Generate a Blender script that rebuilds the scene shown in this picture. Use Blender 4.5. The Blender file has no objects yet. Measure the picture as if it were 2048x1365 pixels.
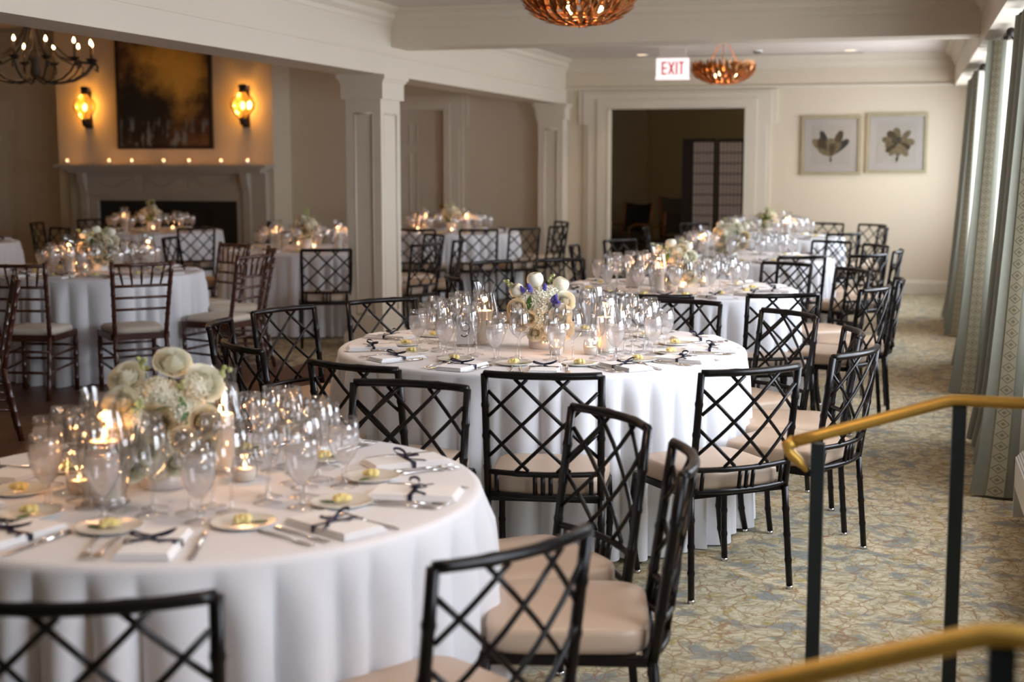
import bpy, math, random
from math import sin, cos, pi, radians, atan2, hypot, sqrt
from mathutils import Vector, Matrix, Euler

S = bpy.context.scene
COL = S.collection
rnd = random.Random(7)

# ------------------------------------------------------------------ camera, world, exposure
EYE = 1.595
cam = bpy.data.cameras.new('camera')
cam.sensor_width = 36.0
cam.lens = 50.0
cam.clip_start = 0.05
cam.clip_end = 200
camo = bpy.data.objects.new('camera', cam)
COL.objects.link(camo)
camo.location = (0, 0, EYE)
camo.rotation_euler = Euler((radians(90 - 7.244), 0, radians(15.462)), 'XYZ')
cam.dof.use_dof = True
cam.dof.focus_distance = 5.75
cam.dof.aperture_fstop = 2.3
cam.dof.aperture_blades = 7
S.camera = camo

vs = S.view_settings
vs.view_transform = 'Standard'
vs.look = 'None'
vs.exposure = 0.14
vs.gamma = 1.0
vs.use_curve_mapping = False
try:
    S.cycles.transparent_max_bounces = 40
    S.cycles.max_bounces = 9
    S.cycles.diffuse_bounces = 5
    S.cycles.glossy_bounces = 3
    S.cycles.transmission_bounces = 6
    S.cycles.caustics_reflective = False
    S.cycles.caustics_refractive = False
    S.cycles.sample_clamp_indirect = 4.0
    S.cycles.use_denoising = True
except Exception:
    pass

W = bpy.data.worlds.new('world')
S.world = W
W.use_nodes = True
bg = W.node_tree.nodes['Background']
bg.inputs[0].default_value = (0.82, 0.89, 1.0, 1)
bg.inputs[1].default_value = 14.8

def portal(x, y0, y1, z0, z1):
    l = bpy.data.lights.new('daylight_portal', 'AREA')
    l.shape = 'RECTANGLE'
    l.size = z1 - z0
    l.size_y = y1 - y0
    l.cycles.is_portal = True
    o = bpy.data.objects.new('daylight_portal', l)
    COL.objects.link(o)
    o.location = (x, (y0 + y1) / 2, (z0 + z1) / 2)
    o.rotation_euler = (0, radians(90), 0)
WINDOWS = [(1.5, 2.8), (4.3, 6.9), (7.7, 10.2), (11.1, 13.6), (14.5, 17.3)]
for a, b in WINDOWS:
    portal(0.90, a, b, 0.74, 2.36)

def point(loc, power, color, radius=0.02, parent=None, name='point_light'):
    l = bpy.data.lights.new(name, 'POINT')
    l.energy = power
    l.color = color
    l.shadow_soft_size = radius
    o = bpy.data.objects.new(name, l)
    COL.objects.link(o)
    o.location = loc
    if parent: o.parent = parent
    return o
WARM = (1.0, 0.52, 0.22)
CANDLE = (1.0, 0.45, 0.16)

# ------------------------------------------------------------------ materials
MATS = {}
def new_mat(name):
    m = bpy.data.materials.new(name)
    m.use_nodes = True
    nt = m.node_tree
    nt.nodes.clear()
    out = nt.nodes.new('ShaderNodeOutputMaterial')
    MATS[name] = m
    return m, nt, out
def N(nt, t, **kw):
    n = nt.nodes.new('ShaderNode' + t)
    for k, v in kw.items():
        if k in n.inputs.keys(): n.inputs[k].default_value = v
        else: setattr(n, k, v)
    return n
def L(nt, a, b): nt.links.new(a, b)
def c4(c): return (c[0], c[1], c[2], 1)

def pbr(name, col, rough=0.5, metal=0.0, var=0.06, scale=8.0, bump=0.0, bscale=60.0, coat=0.0, sub=0.0, spec=0.5, emit=None, es=0.0, trans=0.0):
    """principled surface whose colour drifts a little with noise, with fine relief"""
    m, nt, out = new_mat(name)
    p = N(nt, 'BsdfPrincipled')
    p.inputs['Roughness'].default_value = rough
    p.inputs['Metallic'].default_value = metal
    p.inputs['Specular IOR Level'].default_value = spec
    p.inputs['Coat Weight'].default_value = coat
    if sub:
        p.inputs['Subsurface Weight'].default_value = sub
        p.inputs['Subsurface Radius'].default_value = (0.02, 0.01, 0.006)
        p.inputs['Subsurface Scale'].default_value = 1.0
    if emit:
        p.inputs['Emission Color'].default_value = c4(emit)
        p.inputs['Emission Strength'].default_value = es
    tc = N(nt, 'TexCoord')
    nz = N(nt, 'TexNoise', Scale=scale, Detail=3.0)
    L(nt, tc.outputs['Object'], nz.inputs['Vector'])
    mp = N(nt, 'MapRange')
    mp.inputs['To Min'].default_value = 1 - var
    mp.inputs['To Max'].default_value = 1 + var
    L(nt, nz.outputs['Fac'], mp.inputs['Value'])
    mx = N(nt, 'VectorMath', operation='SCALE')
    mx.inputs[0].default_value = col
    L(nt, mp.outputs[0], mx.inputs['Scale'])
    L(nt, mx.outputs[0], p.inputs['Base Color'])
    if bump:
        b = N(nt, 'Bump', Strength=bump, Distance=0.01)
        n2 = N(nt, 'TexNoise', Scale=bscale, Detail=4.0)
        L(nt, tc.outputs['Object'], n2.inputs['Vector'])
        L(nt, n2.outputs['Fac'], b.inputs['Height'])
        L(nt, b.outputs[0], p.inputs['Normal'])
    if trans:
        t = N(nt, 'BsdfTranslucent', Color=c4(col))
        ms = N(nt, 'MixShader', Fac=trans)
        L(nt, p.outputs[0], ms.inputs[1]); L(nt, t.outputs[0], ms.inputs[2])
        L(nt, ms.outputs[0], out.inputs[0])
    else:
        L(nt, p.outputs[0], out.inputs[0])
    return m

def glassy(name, tint=(0.97, 0.97, 0.97), edge=(0.45, 0.45, 0.47), body=None, bodyf=0.0, refl=0.9):
    """thin drinking-glass wall: clear face-on, darker and mirror-like at grazing angles"""
    m, nt, out = new_mat(name)
    lw = N(nt, 'LayerWeight', Blend=0.5)
    pw = N(nt, 'Math', operation='POWER'); pw.inputs[1].default_value = 3.0
    L(nt, lw.outputs['Facing'], pw.inputs[0])
    mc = N(nt, 'Mix', data_type='RGBA')
    mc.inputs['A'].default_value = c4(tint); mc.inputs['B'].default_value = c4(edge)
    L(nt, pw.outputs[0], mc.inputs['Factor'])
    tr = N(nt, 'BsdfTransparent')
    L(nt, mc.outputs['Result'], tr.inputs['Color'])
    gl = N(nt, 'BsdfGlossy', Roughness=0.03)
    gl.inputs['Color'].default_value = (1, 1, 1, 1)
    fr = N(nt, 'Math', operation='MULTIPLY_ADD')
    fr.inputs[1].default_value = refl * 0.6; fr.inputs[2].default_value = 0.11
    L(nt, pw.outputs[0], fr.inputs[0])
    ms = N(nt, 'MixShader')
    L(nt, fr.outputs[0], ms.inputs['Fac']); L(nt, tr.outputs[0], ms.inputs[1]); L(nt, gl.outputs[0], ms.inputs[2])
    if body:
        df = N(nt, 'BsdfDiffuse', Color=c4(body))
        tl = N(nt, 'BsdfTranslucent', Color=c4(body))
        a = N(nt, 'MixShader', Fac=0.5)
        L(nt, df.outputs[0], a.inputs[1]); L(nt, tl.outputs[0], a.inputs[2])
        vz = N(nt, 'TexNoise', Scale=55.0)
        tc = N(nt, 'TexCoord'); L(nt, tc.outputs['Object'], vz.inputs['Vector'])
        mr = N(nt, 'MapRange'); mr.inputs['From Max'].default_value = 0.8
        mr.inputs['To Min'].default_value = bodyf * 0.8; mr.inputs['To Max'].default_value = min(1, bodyf * 1.3)
        L(nt, vz.outputs['Fac'], mr.inputs['Value'])
        b = N(nt, 'MixShader')
        L(nt, mr.outputs[0], b.inputs['Fac']); L(nt, ms.outputs[0], b.inputs[1]); L(nt, a.outputs[0], b.inputs[2])
        ms = b
    L(nt, ms.outputs[0], out.inputs[0])
    return m

def emitm(name, col, s):
    m, nt, out = new_mat(name)
    e = N(nt, 'Emission', Color=c4(col), Strength=s)
    L(nt, e.outputs[0], out.inputs[0])
    return m

wallpaint = pbr('wall_paint', (0.62, 0.53, 0.395), 0.7, var=0.02, scale=1.5, bump=0.05, bscale=180)
trimpaint = pbr('trim_paint', (0.635, 0.56, 0.45), 0.42, var=0.02, scale=2, bump=0.03, bscale=90)
ceilpaint = pbr('ceiling_paint', (0.62, 0.545, 0.48), 0.8, var=0.015, scale=1.2)
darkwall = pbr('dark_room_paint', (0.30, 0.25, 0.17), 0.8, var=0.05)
cloth = pbr('white_linen', (0.86, 0.865, 0.90), 0.85, var=0.02, scale=4, bump=0.12, bscale=420, trans=0.06)
napkinm = pbr('napkin_linen', (0.90, 0.90, 0.91), 0.85, var=0.03, bump=0.15, bscale=300)
ribbonm = pbr('navy_ribbon', (0.009, 0.009, 0.038), 0.35, var=0.1)
blackm = pbr('black_bamboo_lacquer', (0.0065, 0.0045, 0.0045), 0.30, var=0.35, scale=30, coat=0.0, spec=0.30)
mahog = pbr('mahogany_lacquer', (0.060, 0.016, 0.008), 0.3, var=0.4, scale=25, coat=0.4)
vinyl = pbr('taupe_vinyl', (0.50, 0.38, 0.28), 0.38, var=0.04, scale=6, bump=0.05, bscale=40)
cream = pbr('cream_fabric', (0.62, 0.56, 0.46), 0.8, var=0.04, bump=0.1, bscale=200)
chrome = pbr('chrome_glide', (0.7, 0.7, 0.72), 0.15, 1.0)
silver = pbr('silver_metal', (0.80, 0.78, 0.76), 0.2, 1.0, var=0.02)
potm = pbr('silvered_pot', (0.74, 0.71, 0.69), 0.28, 0.55, var=0.04, bump=0.03)
whitepot = pbr('white_ceramic', (0.85, 0.85, 0.84), 0.25, var=0.02, coat=0.3)
china = pbr('cream_china', (0.78, 0.76, 0.70), 0.22, var=0.02, coat=0.4)
butterm = pbr('butter', (0.86, 0.72, 0.30), 0.45, var=0.08, scale=60, bump=0.4, bscale=160, sub=0.1)
waxm = pbr('candle_wax', (0.93, 0.88, 0.79), 0.45, var=0.02, sub=0.15, trans=0.25)
flamem = emitm('candle_flame', (1.0, 0.66, 0.32), 8.0)
bulbm = emitm('lamp_bulb', (1.0, 0.62, 0.30), 16.0)
glassm = glassy('clear_glass')
chimneym = glassy('chimney_glass', (0.95, 0.95, 0.95), (0.16, 0.15, 0.17), refl=1.0)
waterm = glassy('iced_water', (0.99, 0.98, 0.98), (0.92, 0.91, 0.92), (1.0, 0.98, 0.98), 0.30)
cardm = pbr('number_card', (0.84, 0.82, 0.80), 0.6, var=0.01)
inkm = pbr('black_ink', (0.015, 0.015, 0.015), 0.5)
rosem = pbr('ivory_petals', (0.93, 0.91, 0.78), 0.6, var=0.07, scale=30, trans=0.2)
blushm = pbr('blush_petals', (0.88, 0.78, 0.58), 0.6, var=0.1, scale=30, trans=0.2)
hydm = pbr('hydrangea_florets', (0.90, 0.88, 0.74), 0.65, var=0.14, scale=40, trans=0.2)
bluem = pbr('blue_florets', (0.10, 0.10, 0.50), 0.6, var=0.25, scale=80)
leafm = pbr('green_leaf', (0.07, 0.16, 0.03), 0.5, var=0.3, scale=25, trans=0.15)
stemm = pbr('green_stem', (0.18, 0.25, 0.07), 0.6, var=0.2)
brassm = pbr('aged_brass', (0.60, 0.36, 0.07), 0.45, 0.6, var=0.25, scale=14, bump=0.1, bscale=50)
postm = pbr('blue_black_iron', (0.010, 0.017, 0.019), 0.42, var=0.2)
ironm = pbr('dark_iron', (0.014, 0.010, 0.007), 0.6, 0.2, var=0.3)
copperm = pbr('copper_leaf', (0.50, 0.22, 0.07), 0.34, 0.85, var=0.35, scale=12)
goldframe = pbr('champagne_gold_frame', (0.42, 0.36, 0.22), 0.45, 0.5, var=0.15, scale=20)
paperm = pbr('print_paper', (0.66, 0.59, 0.49), 0.8, var=0.02)
mattem = pbr('picture_mount', (0.70, 0.63, 0.55), 0.8, var=0.01)
blackframe = pbr('black_frame', (0.02, 0.014, 0.01), 0.4)
stonem = pbr('mantel_stone', (0.46, 0.41, 0.33), 0.55, var=0.08, scale=10, bump=0.15, bscale=30)
sootm = pbr('firebox_black', (0.012, 0.011, 0.010), 0.5, var=0.4)
lininm = pbr('curtain_lining', (0.62, 0.54, 0.44), 0.8, var=0.04, trans=0.1)
radm = pbr('radiator_enamel', (0.62, 0.60, 0.54), 0.45, var=0.03)
plastic = pbr('white_plastic', (0.82, 0.80, 0.77), 0.4)
redm = pbr('exit_red', (0.55, 0.02, 0.03), 0.5, emit=(0.6, 0.02, 0.03), es=0.35)
exitm = pbr('exit_face', (0.9, 0.86, 0.86), 0.5, emit=(1.0, 0.86, 0.86), es=0.75)
canm = emitm('can_light', (1.0, 0.72, 0.45), 2.6)
woodm = pbr('chair_wood', (0.20, 0.075, 0.025), 0.45, var=0.35, scale=9)
darkfab = pbr('dark_upholstery', (0.02, 0.018, 0.015), 0.7)
shojip = pbr('rice_paper', (0.50, 0.43, 0.40), 0.8, var=0.04, trans=0.5, emit=(0.62, 0.50, 0.45), es=0.16)  # faint glow put into the paper to lighten the screen, no lamp
PETA = pbr('print_petal_brown', (0.10, 0.065, 0.03), 0.8, var=0.6, scale=14)
PETB = pbr('print_petal_sage', (0.25, 0.19, 0.10), 0.8, var=0.5, scale=14)
PETC = pbr('print_petal_dark', (0.05, 0.05, 0.045), 0.8, var=0.4, scale=14)

def mix_rgb(nt, fac, a, b):
    n = N(nt, 'Mix', data_type='RGBA')
    for s, v in (('A', a), ('B', b)):
        if isinstance(v, tuple): n.inputs[s].default_value = c4(v)
        else: L(nt, v, n.inputs[s])
    if isinstance(fac, float): n.inputs['Factor'].default_value = fac
    else: L(nt, fac, n.inputs['Factor'])
    return n.outputs['Result']
def ramp(nt, src, lo, hi):
    n = N(nt, 'MapRange'); n.interpolation_type = 'SMOOTHSTEP'
    n.inputs['From Min'].default_value = lo; n.inputs['From Max'].default_value = hi
    L(nt, src, n.inputs['Value'])
    return n.outputs[0]

def carpet_mat():
    m, nt, out = new_mat('patterned_carpet')
    tc = N(nt, 'TexCoord')
    warp = N(nt, 'TexNoise', Scale=5.0, Detail=3.0)
    L(nt, tc.outputs['Object'], warp.inputs['Vector'])
    sc = N(nt, 'VectorMath', operation='SCALE'); sc.inputs['Scale'].default_value = 0.17
    L(nt, warp.outputs['Color'], sc.inputs[0])
    ad = N(nt, 'VectorMath', operation='ADD')
    L(nt, tc.outputs['Object'], ad.inputs[0]); L(nt, sc.outputs[0], ad.inputs[1])
    n1 = N(nt, 'TexNoise', Scale=9.5, Detail=3.5); L(nt, ad.outputs[0], n1.inputs['Vector'])
    n2 = N(nt, 'TexNoise', Scale=24.0, Detail=3.0); L(nt, ad.outputs[0], n2.inputs['Vector'])
    n3 = N(nt, 'TexNoise', Scale=15.0, Detail=3.0)
    of = N(nt, 'VectorMath', operation='ADD'); of.inputs[1].default_value = (7.3, 2.1, 0)
    L(nt, ad.outputs[0], of.inputs[0]); L(nt, of.outputs[0], n3.inputs['Vector'])
    v = N(nt, 'TexVoronoi', feature='DISTANCE_TO_EDGE', Scale=10.5); L(nt, ad.outputs[0], v.inputs['Vector'])
    v2 = N(nt, 'TexVoronoi', feature='DISTANCE_TO_EDGE', Scale=26.0); L(nt, ad.outputs[0], v2.inputs['Vector'])
    base = mix_rgb(nt, ramp(nt, n2.outputs['Fac'], 0.4, 0.65), (0.50, 0.44, 0.31), (0.36, 0.305, 0.19))
    b1 = mix_rgb(nt, ramp(nt, n1.outputs['Fac'], 0.50, 0.64), base, (0.225, 0.235, 0.215))
    b2 = mix_rgb(nt, ramp(nt, n3.outputs['Fac'], 0.60, 0.72), b1, (0.34, 0.27, 0.10))
    inv = N(nt, 'Math', operation='SUBTRACT'); inv.inputs[0].default_value = 1.0
    L(nt, ramp(nt, v.outputs['Distance'], 0.006, 0.045), inv.inputs[1])
    iv = N(nt, 'Math', operation='MULTIPLY'); iv.inputs[1].default_value = 0.75; L(nt, inv.outputs[0], iv.inputs[0])
    b3 = mix_rgb(nt, iv.outputs[0], b2, (0.24, 0.13, 0.065))
    inv2 = N(nt, 'Math', operation='MULTIPLY_ADD'); inv2.inputs[1].default_value = -0.5; inv2.inputs[2].default_value = 0.5
    L(nt, ramp(nt, v2.outputs['Distance'], 0.02, 0.07), inv2.inputs[0])
    b4 = mix_rgb(nt, inv2.outputs[0], b3, (0.20, 0.15, 0.07))
    p = N(nt, 'BsdfPrincipled', Roughness=0.95)
    p.inputs['Specular IOR Level'].default_value = 0.15
    L(nt, b4, p.inputs['Base Color'])
    bp = N(nt, 'Bump', Strength=0.5, Distance=0.004)
    nn = N(nt, 'TexNoise', Scale=260.0, Detail=2.0); L(nt, tc.outputs['Object'], nn.inputs['Vector'])
    L(nt, nn.outputs['Fac'], bp.inputs['Height']); L(nt, bp.outputs[0], p.inputs['Normal'])
    L(nt, p.outputs[0], out.inputs[0])
    return m
carpet = carpet_mat()

def plank_mat():
    m, nt, out = new_mat('red_brown_plank')
    tc = N(nt, 'TexCoord')
    mp = N(nt, 'Mapping'); mp.inputs['Scale'].default_value = (14, 1.2, 1)
    L(nt, tc.outputs['Object'], mp.inputs['Vector'])
    oi = N(nt, 'ObjectInfo')
    ad = N(nt, 'VectorMath', operation='ADD'); L(nt, mp.outputs[0], ad.inputs[0]); L(nt, oi.outputs['Random'], ad.inputs[1])
    n = N(nt, 'TexNoise', Scale=3.0, Detail=5.0); L(nt, ad.outputs[0], n.inputs['Vector'])
    c = mix_rgb(nt, n.outputs['Fac'], (0.06, 0.022, 0.010), (0.19, 0.07, 0.03))
    c2 = mix_rgb(nt, oi.outputs['Random'], c, (0.085, 0.035, 0.018))
    p = N(nt, 'BsdfPrincipled', Roughness=0.38)
    L(nt, c2, p.inputs['Base Color']); L(nt, p.outputs[0], out.inputs[0])
    return m
plankm = plank_mat()

def curtain_mat():
    m, nt, out = new_mat('sage_curtain')
    tc = N(nt, 'TexCoord')
    n = N(nt, 'TexNoise', Scale=30.0, Detail=3.0); L(nt, tc.outputs['Object'], n.inputs['Vector'])
    c = mix_rgb(nt, n.outputs['Fac'], (0.145, 0.142, 0.104), (0.185, 0.182, 0.135))
    p = N(nt, 'BsdfPrincipled', Roughness=0.7); p.inputs['Sheen Weight'].default_value = 0.15
    L(nt, c, p.inputs['Base Color'])
    t = N(nt, 'BsdfTranslucent'); L(nt, c, t.inputs['Color'])
    ms = N(nt, 'MixShader', Fac=0.035); L(nt, p.outputs[0], ms.inputs[1]); L(nt, t.outputs[0], ms.inputs[2])
    L(nt, ms.outputs[0], out.inputs[0])
    return m
curtm = curtain_mat()

def band_mat():
    """embroidered border: chain of outlined diamonds, from the band's own UVs"""
    m, nt, out = new_mat('embroidered_border')
    uv = N(nt, 'UVMap')
    sp = N(nt, 'SeparateXYZ'); L(nt, uv.outputs[0], sp.inputs[0])
    fr = N(nt, 'Math', operation='FRACT'); L(nt, sp.outputs['Y'], fr.inputs[0])
    a = N(nt, 'Math', operation='SUBTRACT'); L(nt, fr.outputs[0], a.inputs[0]); a.inputs[1].default_value = 0.5
    b = N(nt, 'Math', operation='ABSOLUTE'); L(nt, a.outputs[0], b.inputs[0])
    c = N(nt, 'Math', operation='SUBTRACT'); L(nt, sp.outputs['X'], c.inputs[0]); c.inputs[1].default_value = 0.5
    d = N(nt, 'Math', operation='ABSOLUTE'); L(nt, c.outputs[0], d.inputs[0])
    e = N(nt, 'Math', operation='ADD'); L(nt, b.outputs[0], e.inputs[0]); L(nt, d.outputs[0], e.inputs[1])
    f = N(nt, 'Math', operation='SUBTRACT'); L(nt, e.outputs[0], f.inputs[0]); f.inputs[1].default_value = 0.40
    g = N(nt, 'Math', operation='ABSOLUTE'); L(nt, f.outputs[0], g.inputs[0])
    h = N(nt, 'Math', operation='LESS_THAN'); L(nt, g.outputs[0], h.inputs[0]); h.inputs[1].default_value = 0.055
    g2 = N(nt, 'Math', operation='LESS_THAN'); L(nt, e.outputs[0], g2.inputs[0]); g2.inputs[1].default_value = 0.17
    ed = N(nt, 'Math', operation='GREATER_THAN'); L(nt, d.outputs[0], ed.inputs[0]); ed.inputs[1].default_value = 0.46
    mx = N(nt, 'Math', operation='MAXIMUM'); L(nt, h.outputs[0], mx.inputs[0]); L(nt, g2.outputs[0], mx.inputs[1])
    mx2 = N(nt, 'Math', operation='MAXIMUM'); L(nt, mx.outputs[0], mx2.inputs[0]); L(nt, ed.outputs[0], mx2.inputs[1])
    col = mix_rgb(nt, mx2.outputs[0], (0.29, 0.265, 0.185), (0.165, 0.14, 0.085))
    p = N(nt, 'BsdfPrincipled', Roughness=0.8); L(nt, col, p.inputs['Base Color'])
    L(nt, p.outputs[0], out.inputs[0])
    return m
bandm = band_mat()

def painting_mat():
    m, nt, out = new_mat('abstract_canvas')
    tc = N(nt, 'TexCoord')
    sp = N(nt, 'SeparateXYZ'); L(nt, tc.outputs['Object'], sp.inputs[0])   # x -0.7..0.7, z 0..1.45
    nz = N(nt, 'TexNoise', Scale=2.6, Detail=6.0); nz.inputs['Roughness'].default_value = 0.65
    L(nt, tc.outputs['Object'], nz.inputs['Vector'])
    # golden cloud centred up and right of the middle
    vd = N(nt, 'VectorMath', operation='DISTANCE'); L(nt, tc.outputs['Object'], vd.inputs[0]); vd.inputs[1].default_value = (0.10, 0, 0.98)
    dn = N(nt, 'Math', operation='MULTIPLY_ADD'); L(nt, nz.outputs['Fac'], dn.inputs[0]); dn.inputs[1].default_value = -0.9
    L(nt, vd.outputs['Value'], dn.inputs[2])
    glow = ramp(nt, dn.outputs[0], 0.32, -0.32)
    c1 = mix_rgb(nt, ramp(nt, nz.outputs['Fac'], 0.35, 0.7), (0.045, 0.022, 0.012), (0.20, 0.095, 0.04))
    c2 = mix_rgb(nt, glow, c1, (0.85, 0.50, 0.09))
    # dark mass low left
    vd2 = N(nt, 'VectorMath', operation='DISTANCE'); L(nt, tc.outputs['Object'], vd2.inputs[0]); vd2.inputs[1].default_value = (-0.32, 0, 0.45)
    d2 = N(nt, 'Math', operation='MULTIPLY_ADD'); L(nt, nz.outputs['Fac'], d2.inputs[0]); d2.inputs[1].default_value = 0.8; L(nt, vd2.outputs['Value'], d2.inputs[2])
    c3 = mix_rgb(nt, ramp(nt, d2.outputs[0], 1.15, 0.65), c2, (0.018, 0.014, 0.010))
    # pale blue strokes along the foot
    mp = N(nt, 'Mapping'); mp.inputs['Scale'].default_value = (7, 1, 2.2); L(nt, tc.outputs['Object'], mp.inputs['Vector'])
    n3 = N(nt, 'TexNoise', Scale=1.6, Detail=5.0); L(nt, mp.outputs[0], n3.inputs['Vector'])
    zz = ramp(nt, sp.outputs['Z'], 0.46, 0.30)
    mu = N(nt, 'Math', operation='MULTIPLY'); L(nt, ramp(nt, n3.outputs['Fac'], 0.50, 0.62), mu.inputs[0]); L(nt, zz, mu.inputs[1])
    c4_ = mix_rgb(nt, mu.outputs[0], c3, (0.20, 0.22, 0.22))
    p = N(nt, 'BsdfPrincipled', Roughness=0.5); L(nt, c4_, p.inputs['Base Color']); L(nt, p.outputs[0], out.inputs[0])
    return m
paintm = painting_mat()

def grille_mat():
    m, nt, out = new_mat('perforated_enamel')
    uv = N(nt, 'UVMap')
    v = N(nt, 'TexVoronoi', Scale=1.0); v.inputs['Randomness'].default_value = 0.0
    L(nt, uv.outputs[0], v.inputs['Vector'])
    h = N(nt, 'Math', operation='LESS_THAN'); L(nt, v.outputs['Distance'], h.inputs[0]); h.inputs[1].default_value = 0.33
    p = N(nt, 'BsdfPrincipled', Roughness=0.45)
    L(nt, mix_rgb(nt, h.outputs[0], (0.62, 0.60, 0.54), (0.03, 0.03, 0.03)), p.inputs['Base Color'])
    L(nt, p.outputs[0], out.inputs[0])
    return m
grillem = grille_mat()
sconceglass = glassy('amber_ribbed_glass', (1.0, 0.78, 0.42), (0.45, 0.22, 0.05), (1.0, 0.62, 0.24), 0.08)

# ------------------------------------------------------------------ mesh builder
class MB:
    def __init__(s): s.v = []; s.f = []; s.sm = []; s.mi = []; s.uv = None
    def add(s, vs, fs, smooth=False, mi=0):
        b = len(s.v); s.v += [tuple(v) for v in vs]
        for f in fs: s.f.append(tuple(i + b for i in f)); s.sm.append(smooth); s.mi.append(mi)
        return s
    def box(s, x0, x1, y0, y1, z0, z1, mi=0):
        return s.add([(x0,y0,z0),(x1,y0,z0),(x1,y1,z0),(x0,y1,z0),(x0,y0,z1),(x1,y0,z1),(x1,y1,z1),(x0,y1,z1)],
                     [(0,3,2,1),(4,5,6,7),(0,1,5,4),(1,2,6,5),(2,3,7,6),(3,0,4,7)], False, mi)
    def tube(s, pts, r, n=8, cap=True, mi=0, closed=False):
        pts = [Vector(p) for p in pts]; m = len(pts)
        rs = r if isinstance(r, (list, tuple)) else [r] * m
        V = []; ref = None
        for i, p in enumerate(pts):
            if closed: t = pts[(i+1) % m] - pts[i-1]
            else: t = pts[min(i+1, m-1)] - pts[max(i-1, 0)]
            t.normalize()
            if ref is None:
                ref = Vector((0,0,1)) if abs(t.z) < 0.9 else Vector((1,0,0))
            a = (ref - t * ref.dot(t)); a.normalize(); ref = a
            b = t.cross(a)
            for k in range(n):
                an = 2*pi*k/n; V.append(p + (a*cos(an) + b*sin(an)) * rs[i])
        F = []
        for i in range(m if closed else m-1):
            j = (i+1) % m
            for k in range(n):
                F.append((i*n+k, i*n+(k+1)%n, j*n+(k+1)%n, j*n+k))
        if cap and not closed:
            F.append(tuple(range(n))[::-1]); F.append(tuple((m-1)*n+k for k in range(n)))
        return s.add(V, F, True, mi)
    def lathe(s, prof, n=20, c=(0,0,0), mi=0, caps=False):
        V = []
        for r, z in prof:
            for k in range(n):
                a = 2*pi*k/n; V.append((c[0]+r*cos(a), c[1]+r*sin(a), c[2]+z))
        F = []
        for i in range(len(prof)-1):
            for k in range(n):
                F.append((i*n+k, i*n+(k+1)%n, (i+1)*n+(k+1)%n, (i+1)*n+k))
        if caps:
            F.append(tuple(range(n))[::-1]); F.append(tuple((len(prof)-1)*n+k for k in range(n)))
        return s.add(V, F, True, mi)
    def grid(s, fn, nu, nv, mi=0, smooth=True, closeu=False):
        V = [fn(i/nu, j/nv) for j in range(nv+1) for i in range(nu + (0 if closeu else 1))]
        w = nu if closeu else nu+1
        F = [(j*w+i, j*w+(i+1)%w, (j+1)*w+(i+1)%w, (j+1)*w+i) for j in range(nv) for i in range(nu)]
        return s.add(V, F, smooth, mi)
    def sweep(s, prof, p0, p1, out, mi=0):
        """prof: list of (distance out from wall, height) closed outline, swept from p0 to p1"""
        p0 = Vector(p0); p1 = Vector(p1); o = Vector(out)
        V = [p + o*a + Vector((0,0,1))*b for p in (p0, p1) for a, b in prof]
        n = len(prof)
        F = [(k, (k+1)%n, n+(k+1)%n, n+k) for k in range(n)] + [tuple(range(n))[::-1], tuple(range(n, 2*n))]
        return s.add(V, F, False, mi)
    def xf(s, M):
        s.v = [tuple(M @ Vector(v)) for v in s.v]; return s
    def join(s, o, M=None):
        return s.add([tuple(M @ Vector(v)) for v in o.v] if M else o.v, o.f, False) and s._fix(o)
    def _fix(s, o):
        k = len(o.f); s.sm[-k:] = o.sm; s.mi[-k:] = o.mi; return s
    def mesh(s, name, mats):
        me = bpy.data.meshes.new(name)
        me.from_pydata(s.v, [], s.f)
        if not isinstance(mats, (list, tuple)): mats = [mats]
        for m in mats: me.materials.append(m)
        me.polygons.foreach_set('use_smooth', s.sm)
        me.polygons.foreach_set('material_index', s.mi)
        me.update()
        return me

class Node:
    """a thing or part: mesh (or None for an Empty), local transform, children"""
    def __init__(s, name, mesh=None, loc=(0,0,0), rot=(0,0,0), kids=None, label=None, scale=None, kind=None, lamps=None):
        s.name, s.mesh, s.loc, s.rot, s.kids, s.label, s.scale, s.kind, s.lamps = name, mesh, loc, rot, kids or [], label, scale, kind, lamps or []
def put(node, parent=None, loc=None, rot=None, label=None, cat=None, group=None, kind=None, scale=None):
    o = bpy.data.objects.new(node.name, node.mesh)
    COL.objects.link(o)
    if parent: o.parent = parent
    o.location = loc if loc is not None else node.loc
    o.rotation_euler = rot if rot is not None else node.rot
    sc = scale or node.scale
    if sc: o.scale = sc if isinstance(sc, tuple) else (sc, sc, sc)
    if node.mesh is None: o.empty_display_size = 0.05
    lb = label or node.label
    if lb: o['label'] = lb
    if cat: o['category'] = cat
    if group: o['group'] = group
    if kind or node.kind: o['kind'] = kind or node.kind
    for k in node.kids: put(k, o)
    for (p, pw, c, r) in node.lamps: point(p, pw, c, r, o)
    return o
def struct(name, mb, mat, parent=None, label=None):
    return put(Node(name, mb.mesh(name, mat)), parent, kind=None if parent else 'structure', label=label)
def part(name, mb, mat, parent, label=None, kind=None, loc=(0,0,0), rot=(0,0,0)):
    return put(Node(name, mb.mesh(name, mat)), parent, label=label, kind=kind, loc=loc, rot=rot)

# ------------------------------------------------------------------ THE ROOM
YF = 17.75      # far wall
XB = -4.195     # side beam face
XW = 0.85       # window wall
XL = -13.6      # left wall
YB = -3.2       # wall behind the camera
ZC = 2.85; ZL = 3.4
ox0, ox1, oz = -3.653, -1.933, 2.243     # far doorway

b = MB(); b.box(XL, XW+0.15, YB, YF+0.3, -0.1, 0.0); struct('floor', b, carpet)
b = MB(); b.box(XB-0.01, XW+0.15, YB, YF+0.15, ZC, ZC+0.12); struct('ceiling', b, ceilpaint)
b = MB(); b.box(XL, XB-0.35, YB, YF+0.15, ZL, ZL+0.12); struct('ceiling', b, ceilpaint)
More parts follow.
